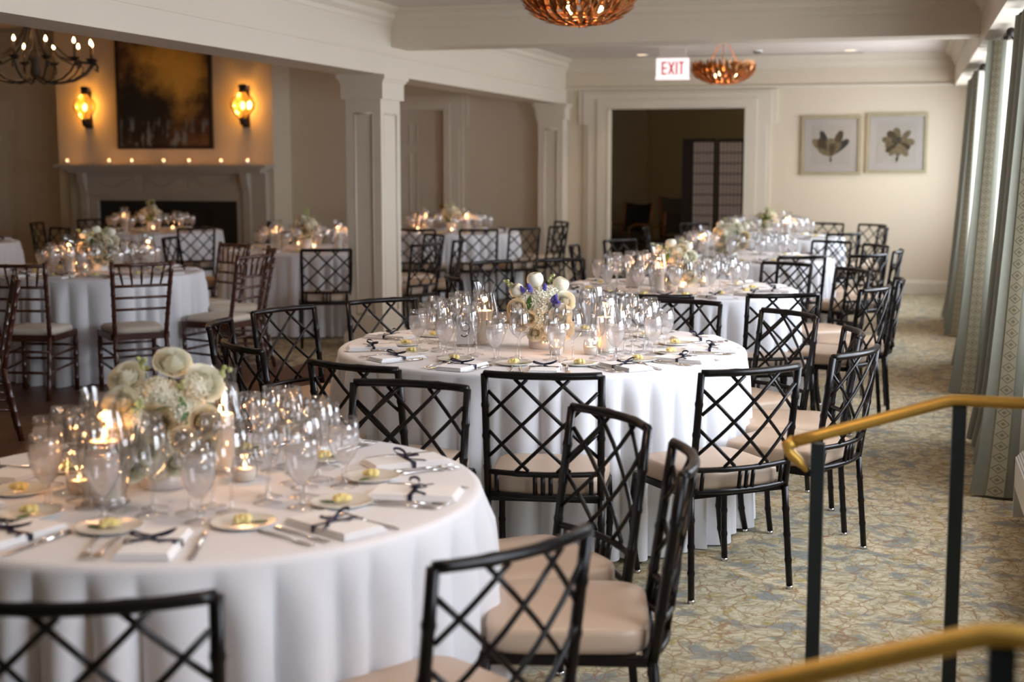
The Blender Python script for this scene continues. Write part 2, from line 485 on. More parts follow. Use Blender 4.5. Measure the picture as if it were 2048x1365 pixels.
# far wall with the doorway, and the left doorway recess
dx0, dx1, dz = -6.72, -5.80, 2.25
b = MB()
b.box(XL, dx0, YF, YF+0.15, 0, ZL); b.box(dx0, dx1, YF, YF+0.15, dz, ZL); b.box(dx1, ox0, YF, YF+0.15, 0, ZL)
b.box(ox0, ox1, YF, YF+0.15, oz, ZL); b.box(ox1, XW+0.15, YF, YF+0.15, 0, ZL)
struct('wall_far', b, wallpaint)
b = MB(); b.box(XL-0.15, XL, YB, YF+0.15, 0, ZL); struct('wall_left', b, wallpaint)
b = MB(); b.box(XL-0.15, XW+0.15, YB-0.15, YB, 0, ZL); struct('wall_behind', b, wallpaint)
# window wall
b = MB()
ys = [YB] + [y for w in WINDOWS for y in w] + [YF]
for i in range(0, len(ys), 2): b.box(XW, XW+0.15, ys[i], ys[i+1], 0, ZC)
for a, c in WINDOWS: b.box(XW, XW+0.15, a, c, 0, 0.74); b.box(XW, XW+0.15, a, c, 2.36, ZC)
struct('wall_right', b, wallpaint)
for i, (a, c) in enumerate(WINDOWS):
    w = put(Node('window_%d' % (i+1)), kind='structure', loc=(XW, a, 0.74))
    h = 1.62; l = c-a
    f = MB(); f.box(0.03,0.12,0,0.06,0,h); f.box(0.03,0.12,l-0.06,l,0,h); f.box(0.03,0.12,0,l,0,0.07); f.box(0.03,0.12,0,l,h-0.07,h)
    part('window_frame', f, trimpaint, w)
    n = 3
    for k in range(1, n):
        g = MB(); g.box(0.04,0.11,-0.025,0.025,0.07,h-0.07); part('mullion', g, trimpaint, w, loc=(0, l*k/n, 0))
    for k in range(n):
        g = MB(); y0 = 0.06 if k == 0 else l*k/n+0.025; y1 = l-0.06 if k == n-1 else l*(k+1)/n-0.025
        g.box(0.07,0.074,y0,y1,0.07,h-0.07); part('pane', g, glassm, w)
    g = MB(); g.box(-0.06,0.03,-0.03,l+0.03,-0.04,0.0); part('window_sill', g, trimpaint, w)
# bulkhead over the windows
b = MB(); b.box(0.487, XW, YB, YF, 2.457, ZC); struct('trim_1', b, trimpaint)
# side beam: fascia, recessed frieze, soffit
b = MB(); b.box(-4.54, XB, YB, YF, 2.298, 2.465); b.box(-4.52, XB-0.012, YB, YF, 2.465, ZL)
b.box(-4.55, XB+0.010, YB, YF, 2.458, 2.472); struct('trim_2', b, trimpaint)
# cross beam
b = MB(); b.box(XB-0.012, 0.487, 11.42, 11.82, 2.535, ZC); struct('trim_3', b, trimpaint)
# crown mouldings of the two bays
CR = [(0,-0.15),(0.012,-0.15),(0.018,-0.115),(0.05,-0.085),(0.055,-0.05),(0.10,-0.02),(0.115,0.0),(0,0.0)]
fx = XB-0.012
def crown(p0, p1, out):
    global _tn
    _tn += 1
    m = MB(); m.sweep(CR, p0, p1, out); struct('trim_%d' % _tn, m, trimpaint)
_tn = 3
crown((fx,YB,ZC),(fx,11.42,ZC),(1,0,0)); crown((fx,11.82,ZC),(fx,YF,ZC),(1,0,0))
crown((fx,11.42,ZC),(0.487,11.42,ZC),(0,-1,0)); crown((fx,11.82,ZC),(0.487,11.82,ZC),(0,1,0))
crown((0.487,YB,ZC),(0.487,11.42,ZC),(-1,0,0)); crown((0.487,11.82,ZC),(0.487,YF,ZC),(-1,0,0))
crown((fx,YF,ZC),(0.487,YF,ZC),(0,-1,0))
# picture-rail ledge and frieze on the far wall
b = MB(); b.sweep([(0,0),(0.02,0),(0.028,0.02),(0.02,0.035),(0,0.035)], (fx,YF,2.47), (0.487,YF,2.47), (0,-1,0)); struct('trim_11', b, trimpaint)
# baseboards
BP = [(0,0),(0.018,0),(0.018,0.125),(0.012,0.15),(0,0.162)]
def baseb(nm, p0, p1, out):
    m = MB(); m.sweep(BP, p0, p1, out); struct(nm, m, trimpaint)
baseb('baseboard_far', (-1.66,YF,0),(XW,YF,0),(0,-1,0)); baseb('baseboard_far', (-5.5,YF,0),(-4.05,YF,0),(0,-1,0))
baseb('baseboard_far', (-7.9,YF,0),(-7.03,YF,0),(0,-1,0)); baseb('baseboard_right', (XW,YB,0),(XW,YF,0),(-1,0,0))
baseb('baseboard_left', (XL,YB,0),(XL,YF,0),(1,0,0))

# eared door casings
def casing(n, x0, x1, z1, w=0.305, ear=0.07, top=0.21, eh=0.41):
    m = MB()
    Y = YF
    for k, (d, a) in enumerate(((0.030, 0.0), (0.045, 0.05), (0.060, 0.17))):
        e = ear if a == 0 else ear*0.8 if a < 0.1 else 0
        ww = w-a; q = 0.0007*(k+1); tt = top-a*0.65
        ze = z1+tt-eh+a*0.5 if e else z1
        m.box(x0-ww, x0-q, Y-d, Y-0.001*k, 0, ze); m.box(x1+q, x1+ww, Y-d, Y-0.001*k, 0, ze)
        if e:
            m.box(x0-ww-e, x0-q, Y-d, Y-0.001*k, ze, z1+q); m.box(x1+q, x1+ww+e, Y-d, Y-0.001*k, ze, z1+q)
        m.box(x0-ww-e, x1+ww+e, Y-d, Y-0.001*k, z1+q, z1+tt)
    # inner lining of the reveal
    m.box(x0-0.0003, x0+0.012, Y-0.065, Y+0.152, 0, z1-0.012); m.box(x1-0.012, x1+0.0003, Y-0.065, Y+0.152, 0, z1-0.012); m.box(x0, x1, Y-0.065, Y+0.152, z1-0.012, z1+0.0003)
    struct('trim_%d' % n, m, trimpaint)
casing(12, ox0, ox1, oz)
casing(13, dx0, dx1, dz, w=0.24, top=0.19)
casing(14, -13.4, -12.5, dz, w=0.24, top=0.19)
# six-panel door
d = put(Node('door_1'), kind='structure', loc=(dx0, YF+0.06, 0))
m = MB(); W_ = dx1-dx0; m.box(0,W_,0,0.04,0,dz); part('door_slab', m, trimpaint, d)
for cx in (0.10, W_/2+0.04):
    pw = W_/2-0.14
    for z0, z1 in ((0.2,0.75),(0.88,1.68),(1.80,2.08)):
        m = MB()
        m.box(cx,cx+pw,-0.012,0,z0,z0+0.025); m.box(cx,cx+pw,-0.012,0,z1-0.025,z1)
        m.box(cx,cx+0.025,-0.012,0,z0+0.025,z1-0.025); m.box(cx+pw-0.025,cx+pw,-0.012,0,z0+0.025,z1-0.025)
        m.box(cx+0.055,cx+pw-0.055,-0.008,0,z0+0.055,z1-0.055)
        part('door_panel', m, trimpaint, d)
m = MB(); m.lathe([(0.0,0),(0.022,0.004),(0.012,0.02),(0.026,0.045),(0.0,0.06)], 12); m.xf(Matrix.Translation((W_-0.07,-0.001,1.0)) @ Matrix.Rotation(pi/2,4,'X'))
part('door_knob', m, brassm, d, 'round brass knob')
d = put(Node('door_2'), kind='structure', loc=(-13.4, YF-0.01, 0))
m = MB(); m.box(0,0.9,-0.02,0.008,0,dz); part('door_slab', m, trimpaint, d)
for cx in (0.10,0.49):
    for z0, z1 in ((0.2,0.75),(0.88,1.68),(1.80,2.08)):
        m = MB(); m.box(cx,cx+0.31,-0.032,-0.02,z0,z1); part('door_panel', m, trimpaint, d)

# room beyond the doorway
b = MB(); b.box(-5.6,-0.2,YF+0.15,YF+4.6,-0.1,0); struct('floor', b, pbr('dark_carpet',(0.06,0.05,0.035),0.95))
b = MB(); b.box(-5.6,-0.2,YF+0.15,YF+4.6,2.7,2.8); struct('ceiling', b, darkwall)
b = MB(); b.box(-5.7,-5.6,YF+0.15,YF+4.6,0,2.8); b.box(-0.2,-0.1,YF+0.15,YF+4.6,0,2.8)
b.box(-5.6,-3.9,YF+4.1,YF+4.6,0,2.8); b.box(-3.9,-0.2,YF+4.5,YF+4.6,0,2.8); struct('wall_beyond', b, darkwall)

# square column with recessed panels and moulded cap; pilaster against the far wall
def column(x0, x1, y0, y1, label, cap=0.055):
    c = put(Node('column'), kind='structure', label=label, loc=(0,0,0))
    m = MB(); e = 0.012
    m.box(x0+e,x1-e,y0+e,y1-e,0,2.298)
    # stiles and rails around the recessed panels, proud of the core
    for side in (0,1):
        sw = 0.075
        q0,q1 = (y0,y0+e) if side==0 else (y1-e,y1)
        m.box(x0,x0+sw,q0,q1,0.16,2.10); m.box(x1-sw,x1,q0,q1,0.16,2.10); m.box(x0+sw,x1-sw,q0,q1,1.985,2.10); m.box(x0+sw,x1-sw,q0,q1,0.16,0.30)
        q0,q1 = (x0,x0+e) if side==0 else (x1-e,x1)
        m.box(q0,q1,y0+e,y0+sw,0.16,2.10); m.box(q0,q1,y1-sw,y1-e,0.16,2.10); m.box(q0,q1,y0+sw,y1-sw,1.985,2.10); m.box(q0,q1,y0+sw,y1-sw,0.16,0.30)
    part('shaft', m, trimpaint, c)
    m = MB()
    for q0,q1,hh in ((x0+0.075,x1-0.075,0),):
        for yy,sg in ((y0+e,-1),(y1-e,1)):
            for xx in (q0,q1):
                m.tube([(xx,yy+sg*0.004,0.30),(xx,yy+sg*0.004,1.985)],0.011,8)
            for zz in (0.30,1.985): m.tube([(q0,yy+sg*0.004,zz),(q1,yy+sg*0.004,zz)],0.011,8)
    for xx in (x0+e-0.004,x1-e+0.004):
        for yy in (y0+0.075,y1-0.075): m.tube([(xx,yy,0.30),(xx,yy,1.985)],0.011,8)
        for zz in (0.30,1.985): m.tube([(xx,y0+0.075,zz),(xx,y1-0.075,zz)],0.011,8)
    part('panel_moulding', m, trimpaint, c)
    m = MB(); p = 0.028
    m.box(x0-p,x1+p,y0-p,min(y1+p,YF-0.001),2.10,2.235)
    for k,(g,z0,z1) in enumerate(((0.034,2.235,2.248),(0.046,2.248,2.266),(cap+0.006,2.266,2.298))):
        m.box(x0-g,x1+g,y0-g,min(y1+g,YF-0.001),z0,z1)
    part('capital', m, trimpaint, c)
    m = MB(); m.box(x0-0.03,x1+0.03,y0-0.03,min(y1+0.03,YF-0.001),0,0.13); m.box(x0-0.018,x1+0.018,y0-0.018,min(y1+0.018,YF-0.002),0.13,0.16)
    part('plinth', m, trimpaint, c)
column(-4.545,-4.235,11.22,11.69,'white square panelled column standing free under the side beam')
column(-4.50,-4.18,17.50,17.744,'white panelled half column against the far wall beside the doorway')

# wood dance floor: individual planks
t = put(Node('floor_wood'), kind='structure', loc=(0,0,0))
m = MB(); m.box(-0.0735,0.0735,-0.649,0.649,0.0,0.006); pm = m.mesh('plank', plankm)
i = 0
for ix in range(26):
    for iy in range(4):
        put(Node('plank', pm), t, loc=(-6.5+0.15*ix+0.075, 5.55+1.3*iy+(0.325 if ix%2 else 0), 0.0))

# chimney breast
b = MB(); b.box(-11.17,-7.985,17.2,YF,0,ZL); struct('wall_chimney', b, wallpaint)
# fireplace surround
fp = put(Node('fireplace'), loc=(-9.5,17.2,0), label='carved grey stone fireplace with a deep mantel shelf and black firebox', cat='fireplace')
def fpart(nm, boxes, mat=stonem, label=None):
    m = MB()
    for q in boxes: m.box(*q)
    return part(nm, m, mat, fp, label)
fpart('mantel_shelf', [(-1.56,1.54,-0.33,0,1.50,1.54),(-1.46,1.46,-0.27,0,1.465,1.50),(-1.40,1.42,-0.22,0,1.43,1.465)])
fpart('frieze', [(-1.19,1.10,-0.12,0,1.165,1.43)])
fpart('lintel', [(-1.19,1.10,-0.15,0,1.13,1.165),(-1.17,1.08,-0.11,0,1.062,1.13)])
for x0,x1 in ((-1.13,-0.36),(-0.30,0.29),(0.35,1.05)):
    m = MB(); m.box(x0,x1,-0.128,-0.12,1.20,1.405)
    part('frieze_panel', m, stonem, fp)
    m = MB(); cx=(x0+x1)/2; hw=(x1-x0)/2-0.08
    m.tube([(cx-hw+2*hw*k/12,-0.13,1.37-0.12*sin(pi*k/12)) for k in range(13)],[0.008+0.008*sin(pi*k/12) for k in range(13)],6)
    for k in (0,12): m.tube([(cx-hw+2*hw*k/12,-0.13,1.38),(cx-hw+2*hw*k/12,-0.13,1.27)],[0.012,0.004],6)
    part('carved_swag', m, stonem, fp)
for x0,x1,s in ((-1.44,-1.17,1),(1.08,1.44,1)):
    fpart('jamb', [(x0,x1,-0.10,0,0,1.43),(x0-0.02,x1+0.02,-0.13,0,0,0.14)])
    m = MB(); xm = x0+0.22 if x0 < 0 else x0+0.10
    pr = [(-0.10,0.85),(-0.125,0.86),(-0.14,0.92),(-0.135,1.05),(-0.16,1.2),(-0.21,1.32),(-0.225,1.43),(-0.10,1.43)]
    for xa,xb in ((xm-0.05,xm+0.05),):
        V=[(xx,y,z) for xx in (xa,xb) for y,z in pr]; n=len(pr)
        m.add(V,[(k,(k+1)%n,n+(k+1)%n,n+k) for k in range(n)]+[tuple(range(n))[::-1],tuple(range(n,2*n))])
    m.box(xm-0.05,xm+0.05,-0.135,-0.10,0.14,0.86)
    part('corbel', m, stonem, fp)
fpart('inner_jamb', [(-1.17,-1.025,-0.11,0,0,1.062)]); fpart('inner_jamb', [(1.03,1.08,-0.11,0,0,1.062)])
fpart('firebox', [(-1.025,1.03,-0.06,0,0.0,1.062)], sootm, 'black firebox back')
fpart('firebox_screen', [(-0.62,-0.60,-0.09,-0.06,0,0.95),(0.60,0.62,-0.09,-0.06,0,0.95),(-0.62,0.62,-0.09,-0.06,0.93,0.95),(-0.01,0.01,-0.09,-0.06,0,0.95)], ironm)

def votive_node(lamp=0.0, s=1.0):
    k = []
    m = MB(); m.lathe([(0.024,0.0),(0.031,0.012),(0.034,0.035),(0.031,0.058),(0.030,0.064)],16)
    k.append(Node('votive_glass', m.mesh('votive_glass', glassm)))
    m = MB(); m.lathe([(0,0.004),(0.028,0.004),(0.031,0.034),(0,0.033)],14); k.append(Node('wax', m.mesh('wax', waxm)))
    m = MB(); m.lathe([(0,0.034),(0.005,0.039),(0.0055,0.044),(0.002,0.053),(0,0.056)],8); k.append(Node('flame', m.mesh('flame', flamem)))
    return Node('votive_candle', kids=k, scale=s, lamps=[((0,0,0.05), lamp, CANDLE, 0.012)] if lamp else [])
VOT0 = votive_node(0.0, 1.15)
PL = ['leftmost','second from the left','third from the left','middle','third from the right','second from the right','rightmost']
for i, x in enumerate((-10.90,-10.27,-9.93,-9.46,-9.09,-8.63,-8.25)):
    o = put(VOT0, loc=(x,16.98,1.54), label='small lit votive candle on the mantel shelf, %s of seven' % PL[i], cat='candle', group='votive candles on the mantel shelf')
    point((x,16.98,1.60), 0.5, CANDLE, 0.02, None)

# painting
pt = put(Node('painting'), loc=(-9.53,17.195,1.745), label='large abstract painting in gold, brown and black above the mantel', cat='painting')
m = MB(); m.box(-0.66,0.66,-0.03,0,0.035,1.42); part('canvas', m, paintm, pt)
m = MB(); m.box(-0.70,0.70,-0.05,0,0,0.035); m.box(-0.70,0.70,-0.05,0,1.42,1.455); m.box(-0.70,-0.66,-0.05,0,0.035,1.42); m.box(0.66,0.70,-0.05,0,0.035,1.42)
part('frame', m, blackframe, pt)

# wall sconces
def sconce(x, label):
    o = put(Node('wall_sconce'), loc=(x,17.2,2.02), label=label, cat='sconce')
    Y = -0.10
    m = MB(); m.lathe([(0.05,0.12),(0.085,0.17),(0.135,0.25),(0.14,0.31),(0.115,0.37),(0.07,0.42),(0.05,0.45)],24); m.xf(Matrix.Translation((0,Y,0)) @ Matrix.Diagonal((1.12,0.6,1,1)))
    part('glass_shade', m, sconceglass, o)
    m = MB(); m.lathe([(0.0,0.45),(0.056,0.45),(0.05,0.50),(0.062,0.55),(0.0,0.56)],14)
    m.xf(Matrix.Translation((0,Y,0)) @ Matrix.Diagonal((1,0.6,1,1))); part('top_cap', m, ironm, o)
    m = MB(); m.lathe([(0.0,0.02),(0.03,0.03),(0.055,0.12),(0.02,0.13),(0.008,0.2),(0.0,0.24)],14); m.xf(Matrix.Translation((0,Y,0)))
    part('candle_socket', m, ironm, o)
    for sg in (-1,1):
        m = MB(); m.tube([(sg*0.05,Y,0.47),(sg*0.075,Y,0.42),(sg*0.138,Y,0.37),(sg*0.168,Y,0.31),(sg*0.163,Y,0.25),(sg*0.11,Y,0.18),(sg*0.055,Y,0.11),(sg*0.03,Y,0.03)],0.008,6)
        part('strap', m, ironm, o)
    m = MB(); m.box(-0.05,0.05,-0.02,0,0.0,0.5); m.box(-0.012,0.012,-0.1,-0.02,0.05,0.075); part('back_plate', m, ironm, o)
    m = MB(); m.lathe([(0,0.23),(0.02,0.25),(0.028,0.285),(0.018,0.315),(0,0.33)],12); m.xf(Matrix.Translation((0,Y,0))); part('bulb', m, bulbm, o)
    point((0,Y,0.29), 85, (1.0,0.54,0.13), 0.03, o)
sconce(-10.68, 'iron wall sconce with glowing ribbed glass left of the painting')
sconce(-8.36, 'iron wall sconce with glowing ribbed glass right of the painting')

# ------------------------------------------------------------------ iron chandelier
def chandelier():
    o = put(Node('chandelier'), loc=(-7.34,11.0,2.27), label='dark iron chandelier with curved arms and lit candle bulbs', cat='chandelier')
    m = MB(); m.lathe([(0,0.02),(0.03,0.03),(0.045,0.08),(0.035,0.16),(0.05,0.20),(0.045,0.26),(0.02,0.29),(0.012,0.34),(0.012,1.04),(0.06,1.06),(0.07,1.13)],12)
    part('stem', m, ironm, o)
    am = MB(); am.tube([(0.03,0,0.05),(0.10,0,0.01),(0.20,0,-0.005),(0.32,0,0.02),(0.42,0,0.08),(0.49,0,0.17)],0.0085,6)
    am.tube([(0.02,0,0.62),(0.06,0,0.50),(0.14,0,0.34),(0.27,0,0.22),(0.40,0,0.175),(0.49,0,0.17)],0.0075,6)
    am.tube([(0.49,0,0.17),(0.52,0,0.15),(0.515,0,0.10),(0.495,0,0.11)],0.006,6)
    am = am.mesh('arm', ironm)
    cm = MB(); cm.lathe([(0,0.165),(0.018,0.17),(0.045,0.195),(0.048,0.20),(0.0,0.20)],12); cm = cm.mesh('drip_pan', ironm)
    sm = MB(); sm.lathe([(0,0.20),(0.011,0.20),(0.011,0.31),(0,0.315)],10); sm = sm.mesh('candle_sleeve', PETA)
    bm = MB(); bm.lathe([(0,0.315),(0.012,0.325),(0.013,0.338),(0.005,0.36),(0,0.366)],8); bm = bm.mesh('bulb', bulbm)
    for k in range(12):
        a = 2*pi*k/12+0.25
        R = (0,0,a)
        put(Node('arm', am, rot=R, scale=(1.04,1.04,1)), o)
        q = Matrix.Rotation(a,3,'Z') @ Vector((0.49,0,0))
        for nm, me in (('drip_pan',cm),('candle_sleeve',sm),('bulb',bm)): put(Node(nm, me, loc=tuple(q)), o)
    for a in (0.5,2.6,4.7): point((0.49*cos(a),0.49*sin(a),0.45), 6, WARM, 0.03, o)
chandelier()

# ------------------------------------------------------------------ copper leaf pendants
def leaf_mb(l, w):
    m = MB(); V=[]; 
    for t, ww, h in ((0,0.25,0),(0.3,0.95,0.05),(0.6,0.85,0.07),(0.85,0.4,0.05),(1.0,0.0,0.0)):
        V += [(-w*ww/2, l*t, h*l*0.4), (0, l*t, h*l), (w*ww/2, l*t, h*l*0.4)]
    F=[]
    for i in range(4):
        a=i*3; F += [(a,a+1,a+4,a+3),(a+1,a+2,a+5,a+4)]
    m.add(V,F,True); return m
def bowl_leaves(R, H, rings, per, l, w):
    out=[]
    for i in range(rings):
        u = (i+0.6)/rings
        ph = u*pi/2*0.97
        r = R*sin(ph)**0.92*0.93; z = H*(1-cos(ph))
        n = max(7, int(per*(0.30+0.70*u)))
        for k in range(n):
            a = 2*pi*(k+0.5*(i%2))/n + rnd.uniform(-0.03,0.03)
            # tangent direction up the bowl
            sl = atan2(H*sin(ph), R*cos(ph)) 
            M = Matrix.Translation((r*cos(a), r*sin(a), z)) @ Matrix.Rotation(a-pi/2,4,'Z') @ Matrix.Rotation(sl+rnd.uniform(0.0,0.16)-0.04,4,'X') @ Matrix.Rotation(rnd.uniform(-0.25,0.25),4,'Z')
            out.append(M)
    return out
def pendant(x, y, z, R, H, label, individual):
    o = put(Node('leaf_pendant'), loc=(x,y,z), label=label, cat='pendant light')
    l, w = R*0.30, R*0.10
    lm = leaf_mb(l, w)
    Ms = bowl_leaves(R, H, 15, 38, l, w)
    if individual:
        me = lm.mesh('leaf', copperm)
        for M in Ms[:298]:
            c = bpy.data.objects.new('leaf', me); COL.objects.link(c); c.parent = o; c.matrix_local = M
        rest = Ms[298:]
    else: rest = Ms
    if rest:
        m = MB()
        for M in rest: m.join(lm, M)
        part('leaf_bowl', m, copperm, o, kind='stuff')
    m = MB(); m.tube([(0.78*R*cos(2*pi*k/24),0.78*R*sin(2*pi*k/24),H*0.62) for k in range(24)],0.006,6,closed=True)
    m.tube([(0.4*R*cos(2*pi*k/16),0.4*R*sin(2*pi*k/16),H*0.22) for k in range(16)],0.006,6,closed=True)
    m.tube([(0,0,-0.012),(0,0,0.05)],[0.004,0.012],6)
    for k in range(6):
        a = pi*k/3; m.tube([(0,0,0.015),(0.4*R*cos(a),0.4*R*sin(a),H*0.22),(0.78*R*cos(a),0.78*R*sin(a),H*0.62)],0.004,5)
    part('bowl_frame', m, copperm, o)
    zt = ZC-z
    for k in range(3):
        a = 2*pi*k/3+0.6
        m = MB(); p0=Vector((0.74*R*cos(a),0.74*R*sin(a),H*0.62)); p1=Vector((0.02*cos(a),0.02*sin(a),zt-0.045))
        n=22
        for j in range(n):
            q0=p0.lerp(p1,j/n); q1=p0.lerp(p1,(j+0.9)/n); m.tube([q0,q0.lerp(q1,0.5),q1],[0.003,0.007,0.003],5)
        part('chain', m, copperm, o)
    m = MB(); m.lathe([(0.0,zt-0.06),(0.02,zt-0.05),(0.06,zt-0.02),(0.065,zt)],16); part('ceiling_rose', m, copperm, o)
    for k in range(3):
        a = 2*pi*k/3+0.2; bx,by = 0.36*R*cos(a),0.36*R*sin(a)
        m = MB(); m.lathe([(0,H*0.45),(0.016,H*0.5),(0.02,H*0.5+0.025),(0,H*0.5+0.05)],10,(bx,by,0)); part('bulb', m, bulbm, o)
    point((0,0,H*0.75), 9, (1.0,0.50,0.22), 0.06, o)
pendant(-1.91, 8.4, 2.384, 0.34, 0.165, 'large copper leaf bowl pendant at the top, nearest the camera', True)
pendant(-1.83, 14.6, 2.355, 0.325, 0.16, 'smaller looking copper leaf bowl pendant beside the exit sign', False)

# ceiling fittings
for x,y,lb in ((-3.12,17.1,'round recessed ceiling light left of the exit sign'),(-0.69,17.05,'round recessed ceiling light above the flower pictures')):
    o = put(Node('ceiling_light'), loc=(x,y,ZC), label=lb, cat='ceiling light')
    m = MB(); m.lathe([(0.062,-0.002),(0.085,-0.006),(0.088,0.0)],24); part('trim_ring', m, plastic, o)
    m = MB(); m.lathe([(0,-0.002),(0.062,-0.002)],24); part('lens', m, canm, o)
    l = bpy.data.lights.new('can_spot','SPOT'); l.energy=22; l.color=(1,0.72,0.45); l.spot_size=radians(100); l.spot_blend=0.6; l.shadow_soft_size=0.05
    q = bpy.data.objects.new('can_spot',l); COL.objects.link(q); q.location=(0,0,-0.02); q.parent=o
for x,y in ((-3.12,9.9),(-0.69,9.9),(-3.12,6.3),(-0.69,6.3),(-3.12,2.9),(-0.69,2.9),(-3.12,13.2),(-0.69,13.2)):  # added lights out of view, to warm the tabletops from above
    o = put(Node('ceiling_light'), loc=(x,y,ZC), label='added unseen ceiling light over the tables, warming the tabletops', cat='ceiling light', group='added unseen lights over the tables')
    m = MB(); m.lathe([(0.062,-0.002),(0.085,-0.006),(0.088,0.0)],24); part('trim_ring', m, plastic, o)
    m = MB(); m.lathe([(0,-0.002),(0.062,-0.002)],24); part('lens', m, canm, o)
    l = bpy.data.lights.new('can_spot','SPOT'); l.energy=60; l.color=(1,0.66,0.42); l.spot_size=radians(90); l.spot_blend=0.8; l.shadow_soft_size=0.06
    q = bpy.data.objects.new('can_spot',l); COL.objects.link(q); q.location=(0,0,-0.02); q.parent=o
point((-1.2,19.2,2.55), 34, (1.0,0.78,0.5), 0.15, None)  # added fill light without a fixture, brightens the room beyond the doorway
o = put(Node('smoke_detector'), loc=(-1.72,16.8,ZC), label='small round smoke detector on the ceiling right of the far pendant', cat='smoke detector')
m = MB(); m.lathe([(0,-0.032),(0.04,-0.03),(0.05,-0.015)],18); part('sensor', m, ironm, o)
m = MB(); m.lathe([(0.05,-0.015),(0.062,-0.006),(0.064,0)],18); part('base', m, plastic, o)
m = MB(); m.box(-2.9,-0.55,17.33,17.37,-0.012,0.0)
o = put(Node('ceiling_vent'), loc=(0,0,ZC), label='long dark slot vent in the ceiling before the far wall', cat='vent')
part('slot', m, pbr('vent_dark',(0.10,0.08,0.06),0.7), o)
m = MB(); m.box(-2.92,-0.53,17.315,17.33,-0.008,0.0); m.box(-2.92,-0.53,17.37,17.385,-0.008,0.0); part('slot_frame', m, trimpaint, o)

# exit sign
ex = put(Node('exit_sign'), loc=(-2.617,16.3,2.505), rot=(0,0,radians(6)), label='lit white exit sign with red letters hanging from the ceiling', cat='sign')
m = MB(); m.box(-0.185,0.185,-0.02,0.02,0.02,0.24); part('face', m, exitm, ex)
m = MB(); m.box(-0.192,0.192,-0.03,0.03,0,0.022); part('lower_edge', m, exitm, ex)
m = MB(); m.box(-0.15,0.15,-0.04,0.04,0.262,0.345); m.box(-0.165,0.165,-0.025,0.025,0.24,0.262); part('canopy', m, ceilpaint, ex)
lh=0.145; z0=0.055; t_=0.018
def letter(c, x):
    m = MB(); y0,y1=-0.024,-0.02
    def bar(xa,za,xb,zb,w=t_):
        d = Vector((xb-xa,0,zb-za)); d.normalize(); nn = Vector((-d.z,0,d.x))*w/2
        P=[Vector((xa,0,za))+nn,Vector((xb,0,zb))+nn,Vector((xb,0,zb))-nn,Vector((xa,0,za))-nn]
        m.add([(p.x,y,p.z) for y in (y0,y1) for p in P],[(0,1,2,3),(7,6,5,4),(0,4,5,1),(1,5,6,2),(2,6,7,3),(3,7,4,0)])
    w=0.058
    if c=='E':
        bar(x+t_/2,z0,x+t_/2,z0+lh)
        for q in (t_/2,lh/2,lh-t_/2): bar(x+t_,z0+q,x+w,z0+q)
    if c=='X': bar(x,z0,x+w,z0+lh); bar(x,z0+lh,x+w,z0)
    if c=='I': bar(x+t_/2,z0,x+t_/2,z0+lh)
    if c=='T': bar(x+w/2,z0,x+w/2,z0+lh-t_); bar(x,z0+lh-t_/2,x+w,z0+lh-t_/2)
    part('letter', m, redm, ex)
for c,x in (('E',-0.122),('X',-0.042),('I',0.038),('T',0.072)): letter(c,x)

# framed flower prints
def frame(x0, z0, s, label, kind):
    o = put(Node('framed_print'), loc=(x0,YF-0.002,z0), label=label, cat='picture')
    f=0.036
    m = MB(); m.box(0,s,-0.03,0,0,f); m.box(0,s,-0.03,0,s-f,s); m.box(0,f,-0.03,0,f,s-f); m.box(s-f,s,-0.03,0,f,s-f); part('frame', m, goldframe, o)
    m = MB(); m.box(f,s-f,-0.012,0,f,s-f); part('mount', m, mattem, o)
    i=0.125
    m = MB(); m.box(i,s-i,-0.015,-0.012,i-0.01,s-i+0.01); part('paper', m, paperm, o)
    m = MB()
    cx,cz = s/2, s/2
    cnt=[0]
    def petal(ax,az,ang,l,w,mi):
        cnt[0]+=1
        w*=1.35 if kind==0 else 1.12; V=[]; n=12; y=-0.0158-0.0004*cnt[0]
        for k in range(n):
            a=2*pi*k/n; u=l/2+l/2*cos(a); vv=w/2*sin(a)*(0.75+0.35*cos(a))
            V.append((ax+u*cos(ang)-vv*sin(ang), y, az+u*sin(ang)+vv*cos(ang)))
        m.add(V,[tuple(range(n))],False,mi)
    if kind==0:
        bx,bz=cx,cz-0.13
        for an,l,w,mi in ((138,0.30,0.085,1),(112,0.33,0.075,2),(68,0.33,0.085,0),(44,0.29,0.075,2),(124,0.26,0.10,0),(92,0.22,0.10,1),(56,0.20,0.07,1),(80,0.16,0.08,0),(150,0.17,0.06,1)):
            petal(bx,bz,radians(an),l,w,mi)
        petal(bx,bz+0.01,radians(-88),0.085,0.02,2)
    else:
        bx,bz=cx+0.02,cz+0.0
        for an,l,w,mi in ((100,0.19,0.10,1),(132,0.19,0.10,0),(165,0.20,0.09,1),(195,0.16,0.10,1),(48,0.20,0.08,1),(5,0.19,0.10,1),(-25,0.15,0.09,0),(-55,0.19,0.09,1),(-90,0.15,0.10,1),(-125,0.18,0.08,1),(215,0.18,0.06,0),(150,0.09,0.07,0),(80,0.08,0.06,2),(200,0.05,0.04,2)):
            petal(bx,bz,radians(an),l,w,mi)
        petal(bx,bz-0.13,radians(-100),0.09,0.03,2)
    part('printed_flower', m, [PETA,PETB,PETC], o)
    m = MB(); m.box(f,s-f,-0.0265,-0.0255,f,s-f); part('picture_glass', m, glassm, o)
frame(-1.262,1.422,0.708,'gold framed print of a brown tulip shaped flower, the left one','t' and 0)
frame(-0.497,1.444,0.708,'gold framed print of an open pale blossom, the right one',1)

